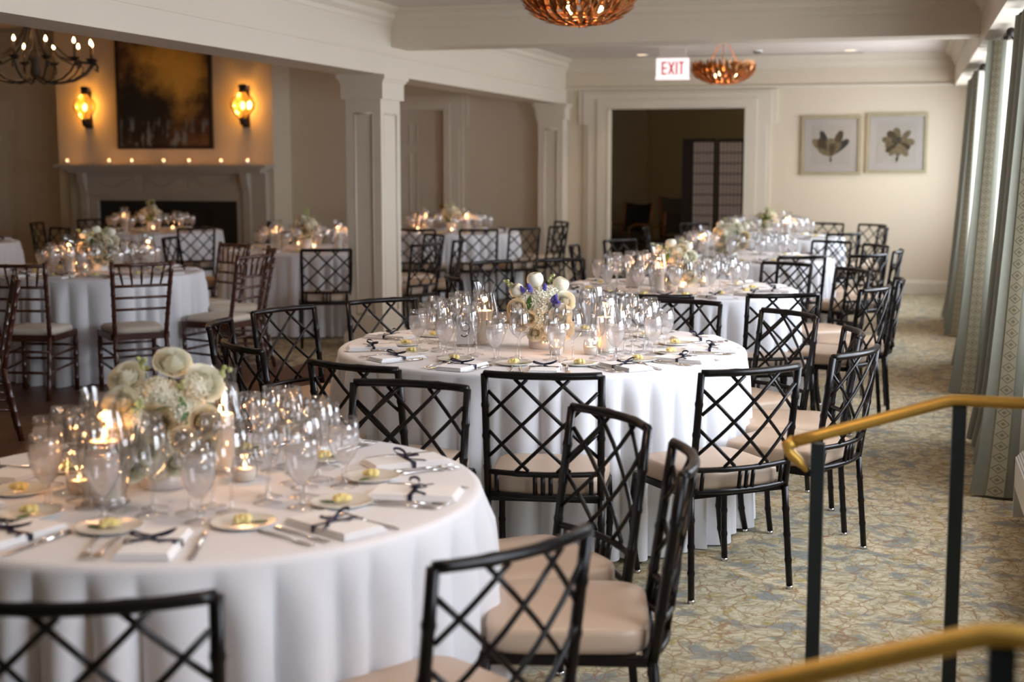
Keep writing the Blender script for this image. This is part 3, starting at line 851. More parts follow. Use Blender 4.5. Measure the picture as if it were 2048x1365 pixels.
# ------------------------------------------------------------------ shoji screen and stored chairs beyond the doorway
sj = put(Node('folding_screen'), loc=(0,19.5,0), label='black framed rice paper folding screen in the dark far room', cat='screen')
for x0,x1,yy in ((-2.86,-2.52,0.0),(-2.51,-2.14,0.03)):
    m = MB(); m.box(x0,x0+0.035,yy,yy+0.03,0,1.89); m.box(x1-0.035,x1,yy,yy+0.03,0,1.89); m.box(x0+0.035,x1-0.035,yy,yy+0.03,1.84,1.89); m.box(x0+0.035,x1-0.035,yy,yy+0.03,0,0.14)
    part('screen_frame', m, blackframe, sj)
    m = MB(); m.box(x0+0.035,x1-0.035,yy+0.012,yy+0.016,0.14,1.84); part('paper_panel', m, shojip, sj)
    for k in range(1,12):
        z=0.14+1.70*k/12; m = MB(); m.box(x0+0.035,x1-0.035,yy+0.004,yy+0.012,z-0.006,z+0.006); part('lattice_bar', m, blackframe, sj)
    for k in range(1,6):
        x=x0+0.035+(x1-x0-0.07)*k/6; m = MB(); m.box(x-0.004,x+0.004,yy,yy+0.004,0.14,1.84); part('lattice_bar', m, blackframe, sj)
m = MB(); m.box(-2.99,-2.86,0.05,0.08,0,1.89); part('edge_panel', m, blackframe, sj)
def armchair(x, y, rz, hb, label):
    o = put(Node('armchair'), loc=(x,y,0), rot=(0,0,rz), label=label, cat='chair', group=None)
    for sx in (-1,1):
        for sy in (-1,1):
            m = MB(); m.tube([(sx*0.24,sy*0.22,0),(sx*0.24,sy*0.22,0.42 if sy>0 else 0.45)],0.022,6); part('leg', m, woodm, o)
        m = MB(); m.tube([(sx*0.25,-0.24,0.45),(sx*0.26,-0.32,hb)],0.02,6); part('back_post', m, woodm, o)
        m = MB(); m.tube([(sx*0.25,-0.26,0.66),(sx*0.27,0.05,0.68),(sx*0.26,0.2,0.64),(sx*0.25,0.2,0.42)],0.018,6); part('arm', m, woodm, o)
    m = MB(); m.box(-0.26,0.26,-0.25,0.25,0.40,0.48); part('seat', m, darkfab, o)
    m = MB(); m.grid(lambda u,v:(-0.24+0.48*u,-0.26-0.06*v-0.03*sin(pi*u),0.55+(hb-0.55)*v-0.03*sin(pi*u)*v),8,4); m.grid(lambda u,v:(0.24-0.48*u,-0.30-0.06*v-0.03*sin(pi*u),0.55+(hb-0.55)*v-0.03*sin(pi*u)*v),8,4); part('backrest', m, darkfab, o)
armchair(-3.95,20.4,radians(150),0.98,'dark upholstered armchair with a wooden frame, left in the far room')
armchair(-3.20,20.9,radians(200),1.06,'dark upholstered armchair behind, centre of the far room')
armchair(-3.15,20.0,radians(170),0.86,'dark upholstered armchair nearest the paper screen in the far room')

# ------------------------------------------------------------------ curtains, rods, radiators
def curtain(y0, y1, label, seed, xb=0.54, xf=0.33):
    o = put(Node('curtain'), loc=(0,0,0), label=label, cat='curtain', group=None)
    r = random.Random(seed); ph = r.uniform(0,6); nf = max(5, int((y1-y0)*4.2))
    ZT=2.37
    def xf_e(v): return xf+0.17*v**0.7
    def P(u, v):   # u along cloth, v up
        ua = 0.16
        if u < ua:
            s=u/ua; xb_=xb+0.06*v; xf_=xf+0.17*v**0.7
            x=xb_+(xf_-xb_)*s; y=y0+0.03*s-0.012*sin(s*pi*2)
        else:
            s=(u-ua)/(1-ua); am=(0.055+0.02*(1-v))
            x=max(xf+0.075,0.455)+0.15*v**0.6+am*-cos(s*nf*2*pi)+0.012*sin(s*9+ph)
            if s<0.05: x=x*(s/0.05)+xf_e(v)*(1-s/0.05)
            y=y0+0.03+(y1-y0)*s+0.02*sin(s*nf*4*pi)
        return (x,y,0.015+ZT*v)
    m = MB(); m.grid(lambda u,v:P(u,v),170,12); part('drape', m, curtm, o)
    # embroidered border on the leading edge, standing 3 mm proud
    m = MB(); nv=40
    V=[]; uvs=[]
    for j in range(nv+1):
        for i in range(4):
            u=0.04+0.065*i/3; p=P(u,j/nv); V.append((p[0],p[1]-0.004,p[2])); uvs.append((i/3,j/nv*44))
    F=[(j*4+i,j*4+i+1,(j+1)*4+i+1,(j+1)*4+i) for j in range(nv) for i in range(3)]
    m.add(V,F,True); me=m.mesh('embroidered_border', bandm)
    ul=me.uv_layers.new(name='UVMap')
    for lp in me.loops: ul.data[lp.index].uv=uvs[lp.vertex_index]
    put(Node('embroidered_border', me), o)
    m = MB(); m.grid(lambda u,v:(P(0,v)[0]+0.045*u,P(0,v)[1]+0.05*u,P(0,v)[2]),2,8); part('lining', m, lininm, o, 'beige lining turned out at the edge')
    for k in range(6):
        yy=y0+(y1-y0)*k/5
        m = MB(); m.tube([(0.60,yy,2.385+0.022*cos(a)) if False else (0.60+0.022*sin(a),yy,2.405+0.022*cos(a)) for a in [2*pi*q/10 for q in range(10)]],0.003,5,closed=True); part('curtain_ring', m, ironm, o)
curtain(6.95,8.40,'sage green curtain nearest the camera, its embroidered edge in full view',3)
curtain(10.07,11.7,'sage green curtain in the middle of the right wall',5,xf=0.31)
curtain(13.42,15.0,'sage green curtain farthest away, beside the far wall',8,xb=0.52,xf=0.36)
curtain(3.0,4.45,'sage green curtain edge cut off at the lower right corner',11,xb=0.60,xf=0.46)
for y0,y1,lb in ((6.6,8.7,'dark curtain rod over the nearest visible curtain'),(9.75,12.0,'dark curtain rod over the middle curtain'),(13.25,15.5,'dark curtain rod over the farthest curtain')):
    o = put(Node('curtain_rod'), loc=(0.60,0,2.405), label=lb, cat='curtain rod')
    m = MB(); m.tube([(0,y0,0),(0,y1,0)],0.014,8); part('rod', m, ironm, o)
    m = MB()
    for yy,sg in ((y0,-1),(y1,1)): m.lathe([(0,-0.035),(0.022,-0.025),(0.03,0),(0.022,0.025),(0,0.035)],10,(0,0,0)) if False else m.tube([(0,yy,0),(0,yy+sg*0.02,0),(0,yy+sg*0.05,0),(0,yy+sg*0.075,0)],[0.014,0.03,0.028,0.004],10)
    part('finial', m, ironm, o)
    for yy in (y0+0.12,y1-0.12):
        m = MB(); m.tube([(0,yy,0),(0.03,yy,-0.035),(0.08,yy,-0.02),(0.25,yy,0.0)],0.008,6); part('bracket', m, ironm, o)
def radiator(y0, y1, label, xf=0.50):
    o = put(Node('radiator_cover'), loc=(0,0,0), label=label, cat='radiator cover')
    m = MB(); m.box(xf,xf+0.015,y0,y1,0.16,0.285); m.box(xf,XW-0.02,y0,y0+0.02,0.02,0.285); m.box(xf,XW-0.02,y1-0.02,y1,0.02,0.285); part('casing', m, radm, o)
    m = MB(); V=[(xf,y0,0.285),(xf,y1,0.285),(xf+0.17,y0,0.46),(xf+0.17,y1,0.46)]
    m.add(V,[(0,1,3,2)]); me=m.mesh('grille', grillem); ul=me.uv_layers.new(name='UVMap')
    L_=(y1-y0)/0.012; uvs=[(0,0),(L_,0),(0,20),(L_,20)]
    for lp in me.loops: ul.data[lp.index].uv=uvs[lp.vertex_index]
    put(Node('grille', me), o)
    m = MB(); m.box(xf+0.17,XW-0.02,y0,y1,0.44,0.465); part('top', m, radm, o)
radiator(4.7,6.57,'cream radiator cover with a perforated grille at the right edge')
radiator(8.75,9.85,'cream radiator cover glimpsed between the near and middle curtains',0.60)

# ------------------------------------------------------------------ brass handrails
def handrail(cx, cy, zc, label, low):
    o = put(Node('handrail'), loc=(cx,cy,0), label=label, cat='handrail')
    end=(-0.384,-0.022,zc-0.17)
    w,h=0.024,0.0125
    m = MB()
    pts=[(2.2,-0.16,zc),(0.03,-0.002,zc),(0,0,zc-0.002),(-0.03,-0.002,zc-0.014)]+[(-0.03+(end[0]+0.03)*k/6,-0.002+(end[1]+0.002)*k/6,zc-0.014-(0.156)*k/6) for k in range(1,7)]
    m.tube(pts,0.021,10); 
    m.xf(Matrix.Translation((0,0,zc)) @ Matrix.Diagonal((1,1,0.72,1)) @ Matrix.Translation((0,0,-zc)))
    part('rail_cap', m, brassm, o)
    m = MB(); ez=zc+(end[2]-zc)*0.72
    m.tube([(end[0],end[1],ez),(end[0]-0.018,end[1],ez-0.012),(end[0]-0.012,end[1]-0.002,ez-0.03),(end[0]+0.012,end[1]-0.005,ez-0.05),(end[0]+0.034,end[1]-0.008,ez-0.075)],[0.019,0.017,0.015,0.013,0.005],10)
    part('rail_end', m, brassm, o, 'down-curled brass end')
    for (px,py,zt) in ((0.018,0.0,zc-0.015),(-0.325,-0.019,zc-0.125)):
        m = MB(); m.box(px-0.017,px+0.017,py-0.017,py+0.017,0.16 if px>0 else 0.0,zt); part('post', m, postm, o)
    m = MB(); m.tube([(1.3,-0.095,zc-0.015),(1.3,-0.095,0.16)],0.017,6); part('post', m, postm, o)
handrail(0.126,3.681,1.0,'brass handrail on dark iron posts, the farther and higher in view',True)
handrail(0.1166,1.838,1.0,'blurred brass handrail across the lower right corner',False)
st = put(Node('step'), loc=(0,0,0), kind='structure')
m = MB(); m.box(0.0,0.60,YB,3.75,0.0,0.16); part('tread', m, carpet, st)

# ------------------------------------------------------------------ tables and cloths
def cloth_mesh(seed, R=0.92):
    r = random.Random(seed)
    folds=[]; th=0.0
    while th<2*pi-0.12:
        w=r.uniform(0.075,0.19)/R*0.9; folds.append((th,w,r.uniform(0.6,1.3)*(w/0.13)**0.5)); th+=w
    k_=2*pi/th
    folds=[(a*k_,w*k_,h) for a,w,h in folds]
    def F(a):
        for t0,w,h in folds:
            if t0<=a<t0+w:
                x=(a-t0)/w; return h*(sin(pi*x)**0.75)
        return 0.0
    nt_=540
    m = MB()
    prof=[(0.0,0.0),(0.3,0.0),(0.6,0.0),(R-0.025,0.0),(R-0.012,-0.002),(R-0.004,-0.008),(R,-0.02)]
    V=[(0,0,0.76)]
    for rr,dz in prof[1:]:
        for k in range(nt_):
            a=2*pi*k/nt_; V.append((rr*cos(a),rr*sin(a),0.76+dz))
    nv=16
    for j in range(1,nv+1):
        v=j/nv
        for k in range(nt_):
            a=2*pi*k/nt_
            F_=F(a)-0.62
            am=0.020+0.056*(v**0.7)
            if v<0.12: am*=v/0.12
            rr=R+0.002+0.018*v+am*F_
            zb=0.012+0.008*sin(5*a)
            V.append((rr*cos(a),rr*sin(a),0.74+(zb-0.74)*v))
    nr=len(prof)-1+nv
    Fc=[(0,1+k,1+(k+1)%nt_) for k in range(nt_)]
    for j in range(nr-1):
        o_=1+j*nt_
        for k in range(nt_):
            Fc.append((o_+k,o_+nt_+k,o_+nt_+(k+1)%nt_,o_+(k+1)%nt_))
    m.add(V,Fc,True)
    return m.mesh('tablecloth', cloth)
CL={k:cloth_mesh(sd,r) for k,sd,r in ((0.92,1,0.92),(0.74,2,0.74),(0.775,7,0.775),(0.84,5,0.84))}
tm = MB(); tm.lathe([(0,0.725),(0.72,0.725),(0.72,0.752),(0,0.752)],48)
tabletop = Node('tabletop', tm.mesh('tabletop', woodm))
tl = MB(); tl.tube([(0,0,0),(0,0,0.725)],0.018,8); tlm = tl.mesh('leg', ironm)
TABLE = Node('round_table', kids=[tabletop]+[Node('leg', tlm, loc=(x,y,0)) for x,y in ((0.5,0.35),(-0.5,0.35),(0.5,-0.35),(-0.5,-0.35))])

TABLES = {
 'T1': dict(c=(-1.745,3.25), R=0.74, n='the nearest blurred table', seats=[-105,-71,-31,5,43,80,116,151,-174,-139]),
 'T2': dict(c=(-1.575,6.20), R=0.92, n='the sharp blue-flowered table', seats=[-156,-130,-101,-75,-49,-24,3,32,62,95,140,172]),
 'T3': dict(c=(-1.49,9.25), R=0.84, n='the table behind the sharp one', seats=[-83,-56,-30,-4,24,56,88,114,141,170,-142,-112]),
 'T4': dict(c=(-1.42,12.35), R=0.84, n='the third window-side table', seats=[-94,-64,-34,-6,24,55,84,114,144,172,-156,-125]),
 'T5': dict(c=(-1.48,15.90), R=0.84, n='the farthest table', seats=None),
 'T6': dict(c=(-5.87,9.52), R=0.775, n='the left spindle-chair table', seats=[-84,-47,-8,31,67,103,139,175,-149,-116]),
 'T7': dict(c=(-9.68,12.59), R=0.84, n='the left frame-edge table', seats=None),
 'T8': dict(c=(-8.72,15.31), R=0.84, n='the fireplace table', seats=None),
 'T9': dict(c=(-5.48,12.55), R=0.84, n='the table left of the column', seats=None),
 'T10': dict(c=(-5.22,16.05), R=0.84, n='the panelled-door table', seats=None)}
CLOCK=['six','five','four','three','two','one','twelve','eleven','ten','nine','eight','seven']
def angd(a,b): return (a-b+180)%360-180
for k,T in TABLES.items():
    cx,cy=T['c']
    back=math.degrees(atan2(-cy,-cx))          # towards the camera = six o'clock
    if T['seats'] is None: T['seats']=[back+3+36*i for i in range(10)]
    ss=T['seats']; T['clock']={}; free=list(range(12))
    for i in sorted(range(len(ss)),key=lambda i:(ss[i]-back+15)%360):
        h=min(free,key=lambda h:abs(angd(back+30*h,ss[i]))); free.remove(h); T['clock'][i]=CLOCK[h]
TI=list(TABLES)
for i,k in enumerate(TI):
    T=TABLES[k]; cx,cy=T['c']
    put(TABLE, loc=(cx,cy,0), rot=(0,0,rnd.uniform(0,3)), label='round folding table hidden under the cloth of '+T['n'], cat='table', group='round banquet tables')
    put(Node('tablecloth', CL[T['R']]), loc=(cx,cy,0), rot=(0,0,0.7*i+0.3), label='floor-length white cloth over '+T['n'], cat='tablecloth', group='white tablecloths')

# ------------------------------------------------------------------ chairs
H_=0.86
def bamboo(p0, p1, r, n=None, seg=8, bend=None):
    """straight or bowed cane with slightly swollen joints"""
    p0=Vector(p0); p1=Vector(p1); L_=(p1-p0).length
    k=n if n is not None else max(1,int(L_/0.13))
    pts=[];rs=[]
    stops=[0.0]
    for j in range(1,k+1):
        c=j/(k+1); e=0.006/L_
        stops+=[c-2*e,c-e*0.6,c+e*0.6,c+2*e]
    stops.append(1.0)
    for t in stops:
        p=p0.lerp(p1,t)
        if bend: p=p+Vector(bend)*(4*t*(1-t))
        pts.append(p)
    for i_,t in enumerate(stops):
        q=(i_-1)%4
        rs.append(r*1.17 if (0<i_<len(stops)-1 and q in (1,2)) else r)
    m=MB(); m.tube(pts,rs,seg); return m
def backy(x, z, hw=0.205):
    """depth of the curved, leaning back at width x and height z"""
    t=(z-0.40)/(H_-0.40)
    return -0.205-0.065*t-0.042*(1-(x/hw)**2)
def lattice_chair():
    kids=[]
    def add(n,m,mat=blackm,label=None): kids.append(Node(n,m.mesh(n,mat),label=label))
    # seat cushion: rounded slab
    m=MB()
    def cush(z,s):
        P=[]
        for k in range(32):
            a=2*pi*k/32; c,s_=cos(a),sin(a); e=0.34
            x=abs(c)**e*(1 if c>0 else -1); y=abs(s_)**e*(1 if s_>0 else -1)
            w=0.205+0.015*(y+1)/2
            P.append((x*w*s, 0.005+y*0.205*s, z))
        return P
    rings=[(0.400,0.93),(0.404,0.985),(0.420,1.0),(0.448,1.0),(0.462,0.985),(0.469,0.93),(0.474,0.6),(0.476,0.02)]
    V=[];F=[]
    for z,s_ in rings: V+=cush(z,s_)
    for j in range(len(rings)-1):
        for k in range(32): F.append((j*32+k,j*32+(k+1)%32,(j+1)*32+(k+1)%32,(j+1)*32+k))
    F.append(tuple(range(32))[::-1]); F.append(tuple(7*32+k for k in range(32)))
    m.add(V,F,True); add('seat',m,vinyl)
    m=MB()
    y0,y1=-0.19,0.205
    m.box(-0.20,0.20,y1-0.01,y1+0.012,0.375,0.40); m.box(-0.20,0.20,y0-0.012,y0+0.01,0.375,0.40)
    m.box(-0.212,-0.190,y0,y1,0.375,0.40); m.box(0.190,0.212,y0,y1,0.375,0.40); add('seat_frame',m)
    for sx in (-1,1):
        m=bamboo((sx*0.205,0.20,0.39),(sx*0.20,0.185,0.012),0.0125,3,8,(sx*0.008,0.018,0)); add('leg',m)
        kids[-1].kids=[Node('glide',(lambda g:g.lathe([(0,0),(0.014,0.001),(0.013,0.012),(0,0.014)],10,(sx*0.20,0.185,0)) )(MB()).mesh('glide',chrome))]
        m=bamboo((sx*0.203,-0.205,0.40),(sx*0.215,-0.235,0.012),0.0125,3,8); add('leg',m)
        kids[-1].kids=[Node('glide',(lambda g:g.lathe([(0,0),(0.014,0.001),(0.013,0.012),(0,0.014)],10,(sx*0.215,-0.235,0)) )(MB()).mesh('glide',chrome))]
        m=bamboo((sx*0.203,-0.205,0.39),(sx*0.207,backy(0.205,H_-0.012),H_-0.012),0.0135,3,8); add('back_post',m)
    def curved(z,r,hw=0.207,n=14):
        pts=[];rs=[]
        for k in range(n+1):
            x=-hw+2*hw*k/n; pts.append((x,backy(x,z,hw),z)); rs.append(r*(1.14 if k in (n//3,2*n//3) else 1))
        m=MB(); m.tube(pts,rs,8); return m
    m=curved(H_-0.012,0.0135); add('top_rail',m)
    m=curved(0.487,0.0105,0.205); add('lower_rail',m)
    m=curved(0.405,0.0105,0.205); add('lower_rail',m)
    for x in (-0.170,-0.028,0.0,0.028,0.170):
        m=MB(); m.tube([(x,backy(x,0.405),0.405),(x,backy(x,0.487),0.487)],0.0085,6); add('short_spindle',m)
    # diamond lattice: each cane its own piece
    x0,x1,zb,zt=-0.195,0.195,0.497,H_-0.024
    Wd,Hd=x1-x0,zt-zb
    du,dv=0.19,0.217
    segs=[]
    # through (u,v) nodes, v measured downward from the top rail
    def clip(u0,v0,s):
        # line v=v0+s*(u-u0)*dv/du
        g=s*dv/du; pts=[]
        for u in (0.0,1.0):
            v=v0+g*(u-u0)
            if 0<=v<=1: pts.append((u,v))
        for v in (0.0,1.0):
            u=u0+(v-v0)/g
            if 0<u<1: pts.append((u,v))
        pts=sorted(set((round(a,4),round(b_,4)) for a,b_ in pts))
        return pts[0],pts[-1]
    for u0,v0 in ((0.31,0.066),(0.69,0.066),(0.12,0.283),(0.12,0.717)): segs.append(clip(u0,v0,1))
    for u0,v0 in ((0.31,0.066),(0.69,0.066),(0.88,0.283),(0.88,0.717)): segs.append(clip(u0,v0,-1))
    for i_,(a,c) in enumerate(segs):
        off = 0.004 if i_<4 else -0.004
        pts=[]
        for k in range(5):
            t=k/4; u=a[0]+(c[0]-a[0])*t; v=a[1]+(c[1]-a[1])*t
            x=x0+Wd*u; z=zt-Hd*v; pts.append((x,backy(x,z)+off,z))
        m=MB(); m.tube(pts,0.0068,6); add('lattice_cane',m)
    return Node('lattice_chair',kids=kids)
def spindle_chair():
    kids=[]
    H=0.92
    def add(n,m,mat=mahog): kids.append(Node(n,m.mesh(n,mat)))
    m=MB(); V=[];F=[]
    rings=[(0.425,0.95),(0.430,1.0),(0.455,1.0),(0.468,0.93),(0.475,0.6),(0.477,0.02)]
    for z,s_ in rings:
        for k in range(28):
            a=2*pi*k/28; c,q=cos(a),sin(a); e=0.45
            x=abs(c)**e*(1 if c>0 else -1); y=abs(q)**e*(1 if q>0 else -1)
            w=0.178+0.025*(y+1)/2; V.append((x*w*s_,0.01+y*0.195*s_,z))
    for j in range(len(rings)-1):
        for k in range(28): F.append((j*28+k,j*28+(k+1)%28,(j+1)*28+(k+1)%28,(j+1)*28+k))
    F.append(tuple(range(28))[::-1]); F.append(tuple(5*28+k for k in range(28))); m.add(V,F,True); add('seat',m,cream)
    m=MB(); m.box(-0.195,0.195,0.19,0.212,0.385,0.428); m.box(-0.18,0.18,-0.20,-0.18,0.385,0.428)
    m.box(-0.20,-0.178,-0.18,0.19,0.385,0.428); m.box(0.178,0.20,-0.18,0.19,0.385,0.428); add('seat_frame',m)
    def by(z): return -0.195-0.10*max(0,(z-0.42)/(H-0.42))
    def hw(z): return 0.172+0.028*max(0,(z-0.42)/(H-0.42))
    for sx in (-1,1):
        m=bamboo((sx*0.188,0.195,0.42),(sx*0.188,0.19,0.0),0.0165,4,8); add('leg',m)
        m=bamboo((sx*0.172,-0.195,0.42),(sx*0.182,-0.275,0.0),0.0165,4,8); add('leg',m)
        m=bamboo((sx*0.172,-0.195,0.41),(sx*hw(H),by(H),H),0.0155,6,8); add('back_post',m)
        for z in (0.30,0.20):
            m=bamboo((sx*0.187,0.193,z),(sx*(0.172+0.01*(0.42-z)/0.42),-0.195-0.08*(0.42-z)/0.42,z-0.02),0.009,2,6); add('stretcher',m)
    for z in (0.32,0.22): m=bamboo((-0.188,0.193,z),(0.188,0.193,z),0.009,2,6); add('stretcher',m)
    for z in (0.32,0.18): m=bamboo((-0.178,-0.215-0.02*(0.4-z)/0.2,z),(0.178,-0.215-0.02*(0.4-z)/0.2,z),0.009,2,6); add('stretcher',m)
    for z,r in ((H-0.022,0.0125),(H-0.165,0.010),(H-0.245,0.009),(H-0.325,0.009)):
        m=bamboo((-hw(z),by(z),z),(hw(z),by(z),z),r,2,6); add('back_rail',m)
    for k in range(5):
        xt=(-0.5+(k+0.5)/5)*2*hw(H)*0.97; xb=xt*0.80
        m=MB(); zt,zb=H-0.022,H-0.165
        m.tube([(xt,by(zt),zt),((xt+xb)/2,by((zt+zb)/2),(zt+zb)/2),(xb,by(zb),zb)],[0.007,0.0095,0.006],6); add('spindle',m)
    return Node('spindle_chair',kids=kids)
LCH=lattice_chair(); SCH=spindle_chair()
# simplified copy (same outline) for the chairs that show only a few dozen pixels: lattice and spindles joined
def simplify(nd, names, joined):
    keep=[k for k in nd.kids if k.name not in names]
    return keep
def far_chair():
    names=('lattice_cane','short_spindle')
    ks=[Node(k.name,k.mesh) for k in LCH.kids if k.name not in names]
    V=[];F=[];off=0
    m=MB()
    for k in LCH.kids:
        if k.name in names:
            me=k.mesh
            m.add([tuple(v.co) for v in me.vertices],[tuple(p.vertices) for p in me.polygons],True)
    ks.append(Node('lattice',m.mesh('lattice',blackm)))
    return Node('lattice_chair',kids=ks)
FCH=far_chair()

# (table, x, y of the back's top rail centre, outward heading in degrees or None = away from the table)
CH=[('T2',-1.21,4.77,-82),('T2',-0.51,5.09,-50),('T2',-0.20,6.33,10),('T2',-0.16,5.69,-22),('T2',-0.53,7.06,44),('T2',-1.12,7.50,76),
 ('T2',-2.70,7.12,141),('T2',-2.99,6.50,158),('T2',-3.01,5.84,-166),('T2',-2.58,5.19,-132),('T2',-1.94,4.80,-108),
 ('T1',-1.58,4.45,86),('T1',-0.81,4.04,44),('T1',-0.52,3.51,12),('T1',-0.70,2.59,-31),('T1',-1.31,2.06,-66),
 ('T3',-0.64,8.00,-64),('T3',-1.33,7.76,-84),('T3',-0.15,8.56,-22),('T3',-0.03,9.24,3),('T3',-0.33,10.0,34),('T3',-0.82,10.48,62),
 ('T3',-2.93,9.98,150),('T3',-2.80,8.67,-150),('T3',-2.52,10.42,130),
 ('T4',-0.77,11.24,-56),('T4',-0.27,11.58,-40),('T4',-0.05,12.21,-7),('T4',-0.24,12.96,32),('T4',-0.65,13.46,60),
 ('T4',-2.81,12.17,-176),('T4',-2.60,13.15,146),('T4',-1.50,10.97,-94),
 ('T5',-0.60,14.86,-50),('T5',-0.23,16.29,14),('T5',-0.37,17.10,48),('T5',-0.90,17.34,68),('T5',-2.80,15.72,-172),('T5',-2.43,16.85,134),
 ('T9',-4.68,11.08,-64),('T9',-6.85,12.35,-172),('T9',-4.10,12.02,-20),('T9',-4.05,12.78,8),('T9',-4.56,13.60,46),('T9',-6.35,13.70,126),('T9',-5.95,13.93,108),
 ('T8',-7.53,14.20,-44),('T8',-10.05,14.93,-166),('T8',-9.95,15.98,156),('T8',-7.45,15.90,26),
 ('T7',-9.0,13.85,62),
 ('T10',-4.44,14.72,-62),('T10',-4.02,15.10,-38),('T10',-3.82,15.80,-10),('T10',-4.02,16.85,36),('T10',-5.1,14.55,-86)]
CHS=[('T6',-5.64,8.14,-80),('T6',-4.91,8.48,-46),('T6',-4.54,9.39,-8),('T6',-4.78,10.21,32),('T6',-5.30,10.62,62),('T6',-6.75,8.50,-130)]
used={}
def seatname(tk, ang):
    T=TABLES[tk]; u=used.setdefault(tk,set())
    i=min((i for i in range(len(T['seats'])) if i not in u),key=lambda i:abs(angd(T['seats'][i],ang)))
    u.add(i); return T['clock'][i]
for lst,near,far,word in ((CH,LCH,FCH,'black lattice-back chair'),(CHS,SCH,SCH,'brown spindle-back chair')):
    for tk,x,y,h in lst:
        cx,cy=TABLES[tk]['c']
        pos=math.degrees(atan2(y-cy,x-cx)); d=hypot(x-cx,y-cy)
        dm=TABLES[tk]['R']+(0.42 if tk in ('T1','T2') else 0.46)
        if d<dm: x=cx+(x-cx)*dm/d; y=cy+(y-cy)*dm/d
        a=radians(h)
        back=0.285 if lst is CH else 0.285
        ox,oy=x-cos(a)*back,y-sin(a)*back
        node=near if (tk in ('T1','T2','T3','T4','T6')) else far
        sn=seatname(tk,pos)
        put(node,loc=(ox,oy,0.006 if (-6.5<ox<-2.6 and 4.9<oy<10.4) else 0),rot=(0,0,a+pi/2),
            label="%s, %s o'clock seat, %s" % (word,sn,TABLES[tk]['n']),cat='chair',
            group=('spindle-back chairs' if lst is CHS else 'lattice-back chairs')+' around '+TABLES[tk]['n'])
put(SCH,loc=(-5.16,6.93,0.006),rot=(0,0,radians(38)+pi/2),label='brown spindle-back chair seen edge-on at the lower left, in front of the left tables',cat='chair')

# ------------------------------------------------------------------ place settings
def stem_node(name, prof, water=None):
    m=MB(); m.lathe(prof,22); kids=[]
    gm=m.mesh(name,glassm)
    if water:
        w=MB(); w.lathe(water,18); kids.append(Node('iced_water',w.mesh('iced_water',waterm)))
        return Node(name,kids=[Node('glass',gm)]+kids)
    return Node(name,gm)
GOB=stem_node('water_goblet',[(0.036,0.0),(0.036,0.002),(0.012,0.006),(0.006,0.018),(0.0075,0.035),(0.006,0.050),(0.012,0.060),(0.027,0.078),(0.038,0.105),(0.041,0.130),(0.039,0.158),(0.0365,0.180),(0.0355,0.180),(0.038,0.158)],
              [(0,0.058),(0.010,0.062),(0.025,0.079),(0.036,0.105),(0.039,0.130),(0.0375,0.152),(0,0.153)])
RED=stem_node('red_wine_glass',[(0.038,0.0),(0.038,0.002),(0.010,0.006),(0.0042,0.016),(0.0038,0.085),(0.010,0.095),(0.030,0.110),(0.043,0.135),(0.045,0.155),(0.040,0.190),(0.033,0.220),(0.0322,0.220),(0.039,0.190)])
WHI=stem_node('white_wine_glass',[(0.035,0.0),(0.035,0.002),(0.010,0.006),(0.004,0.016),(0.0038,0.082),(0.010,0.091),(0.027,0.108),(0.0345,0.135),(0.033,0.165),(0.028,0.200),(0.0272,0.200),(0.032,0.165)])
FLU=stem_node('champagne_flute',[(0.032,0.0),(0.032,0.002),(0.009,0.006),(0.0038,0.016),(0.0038,0.080),(0.008,0.090),(0.020,0.115),(0.0265,0.150),(0.0265,0.190),(0.023,0.232),(0.0223,0.232),(0.0258,0.190)])
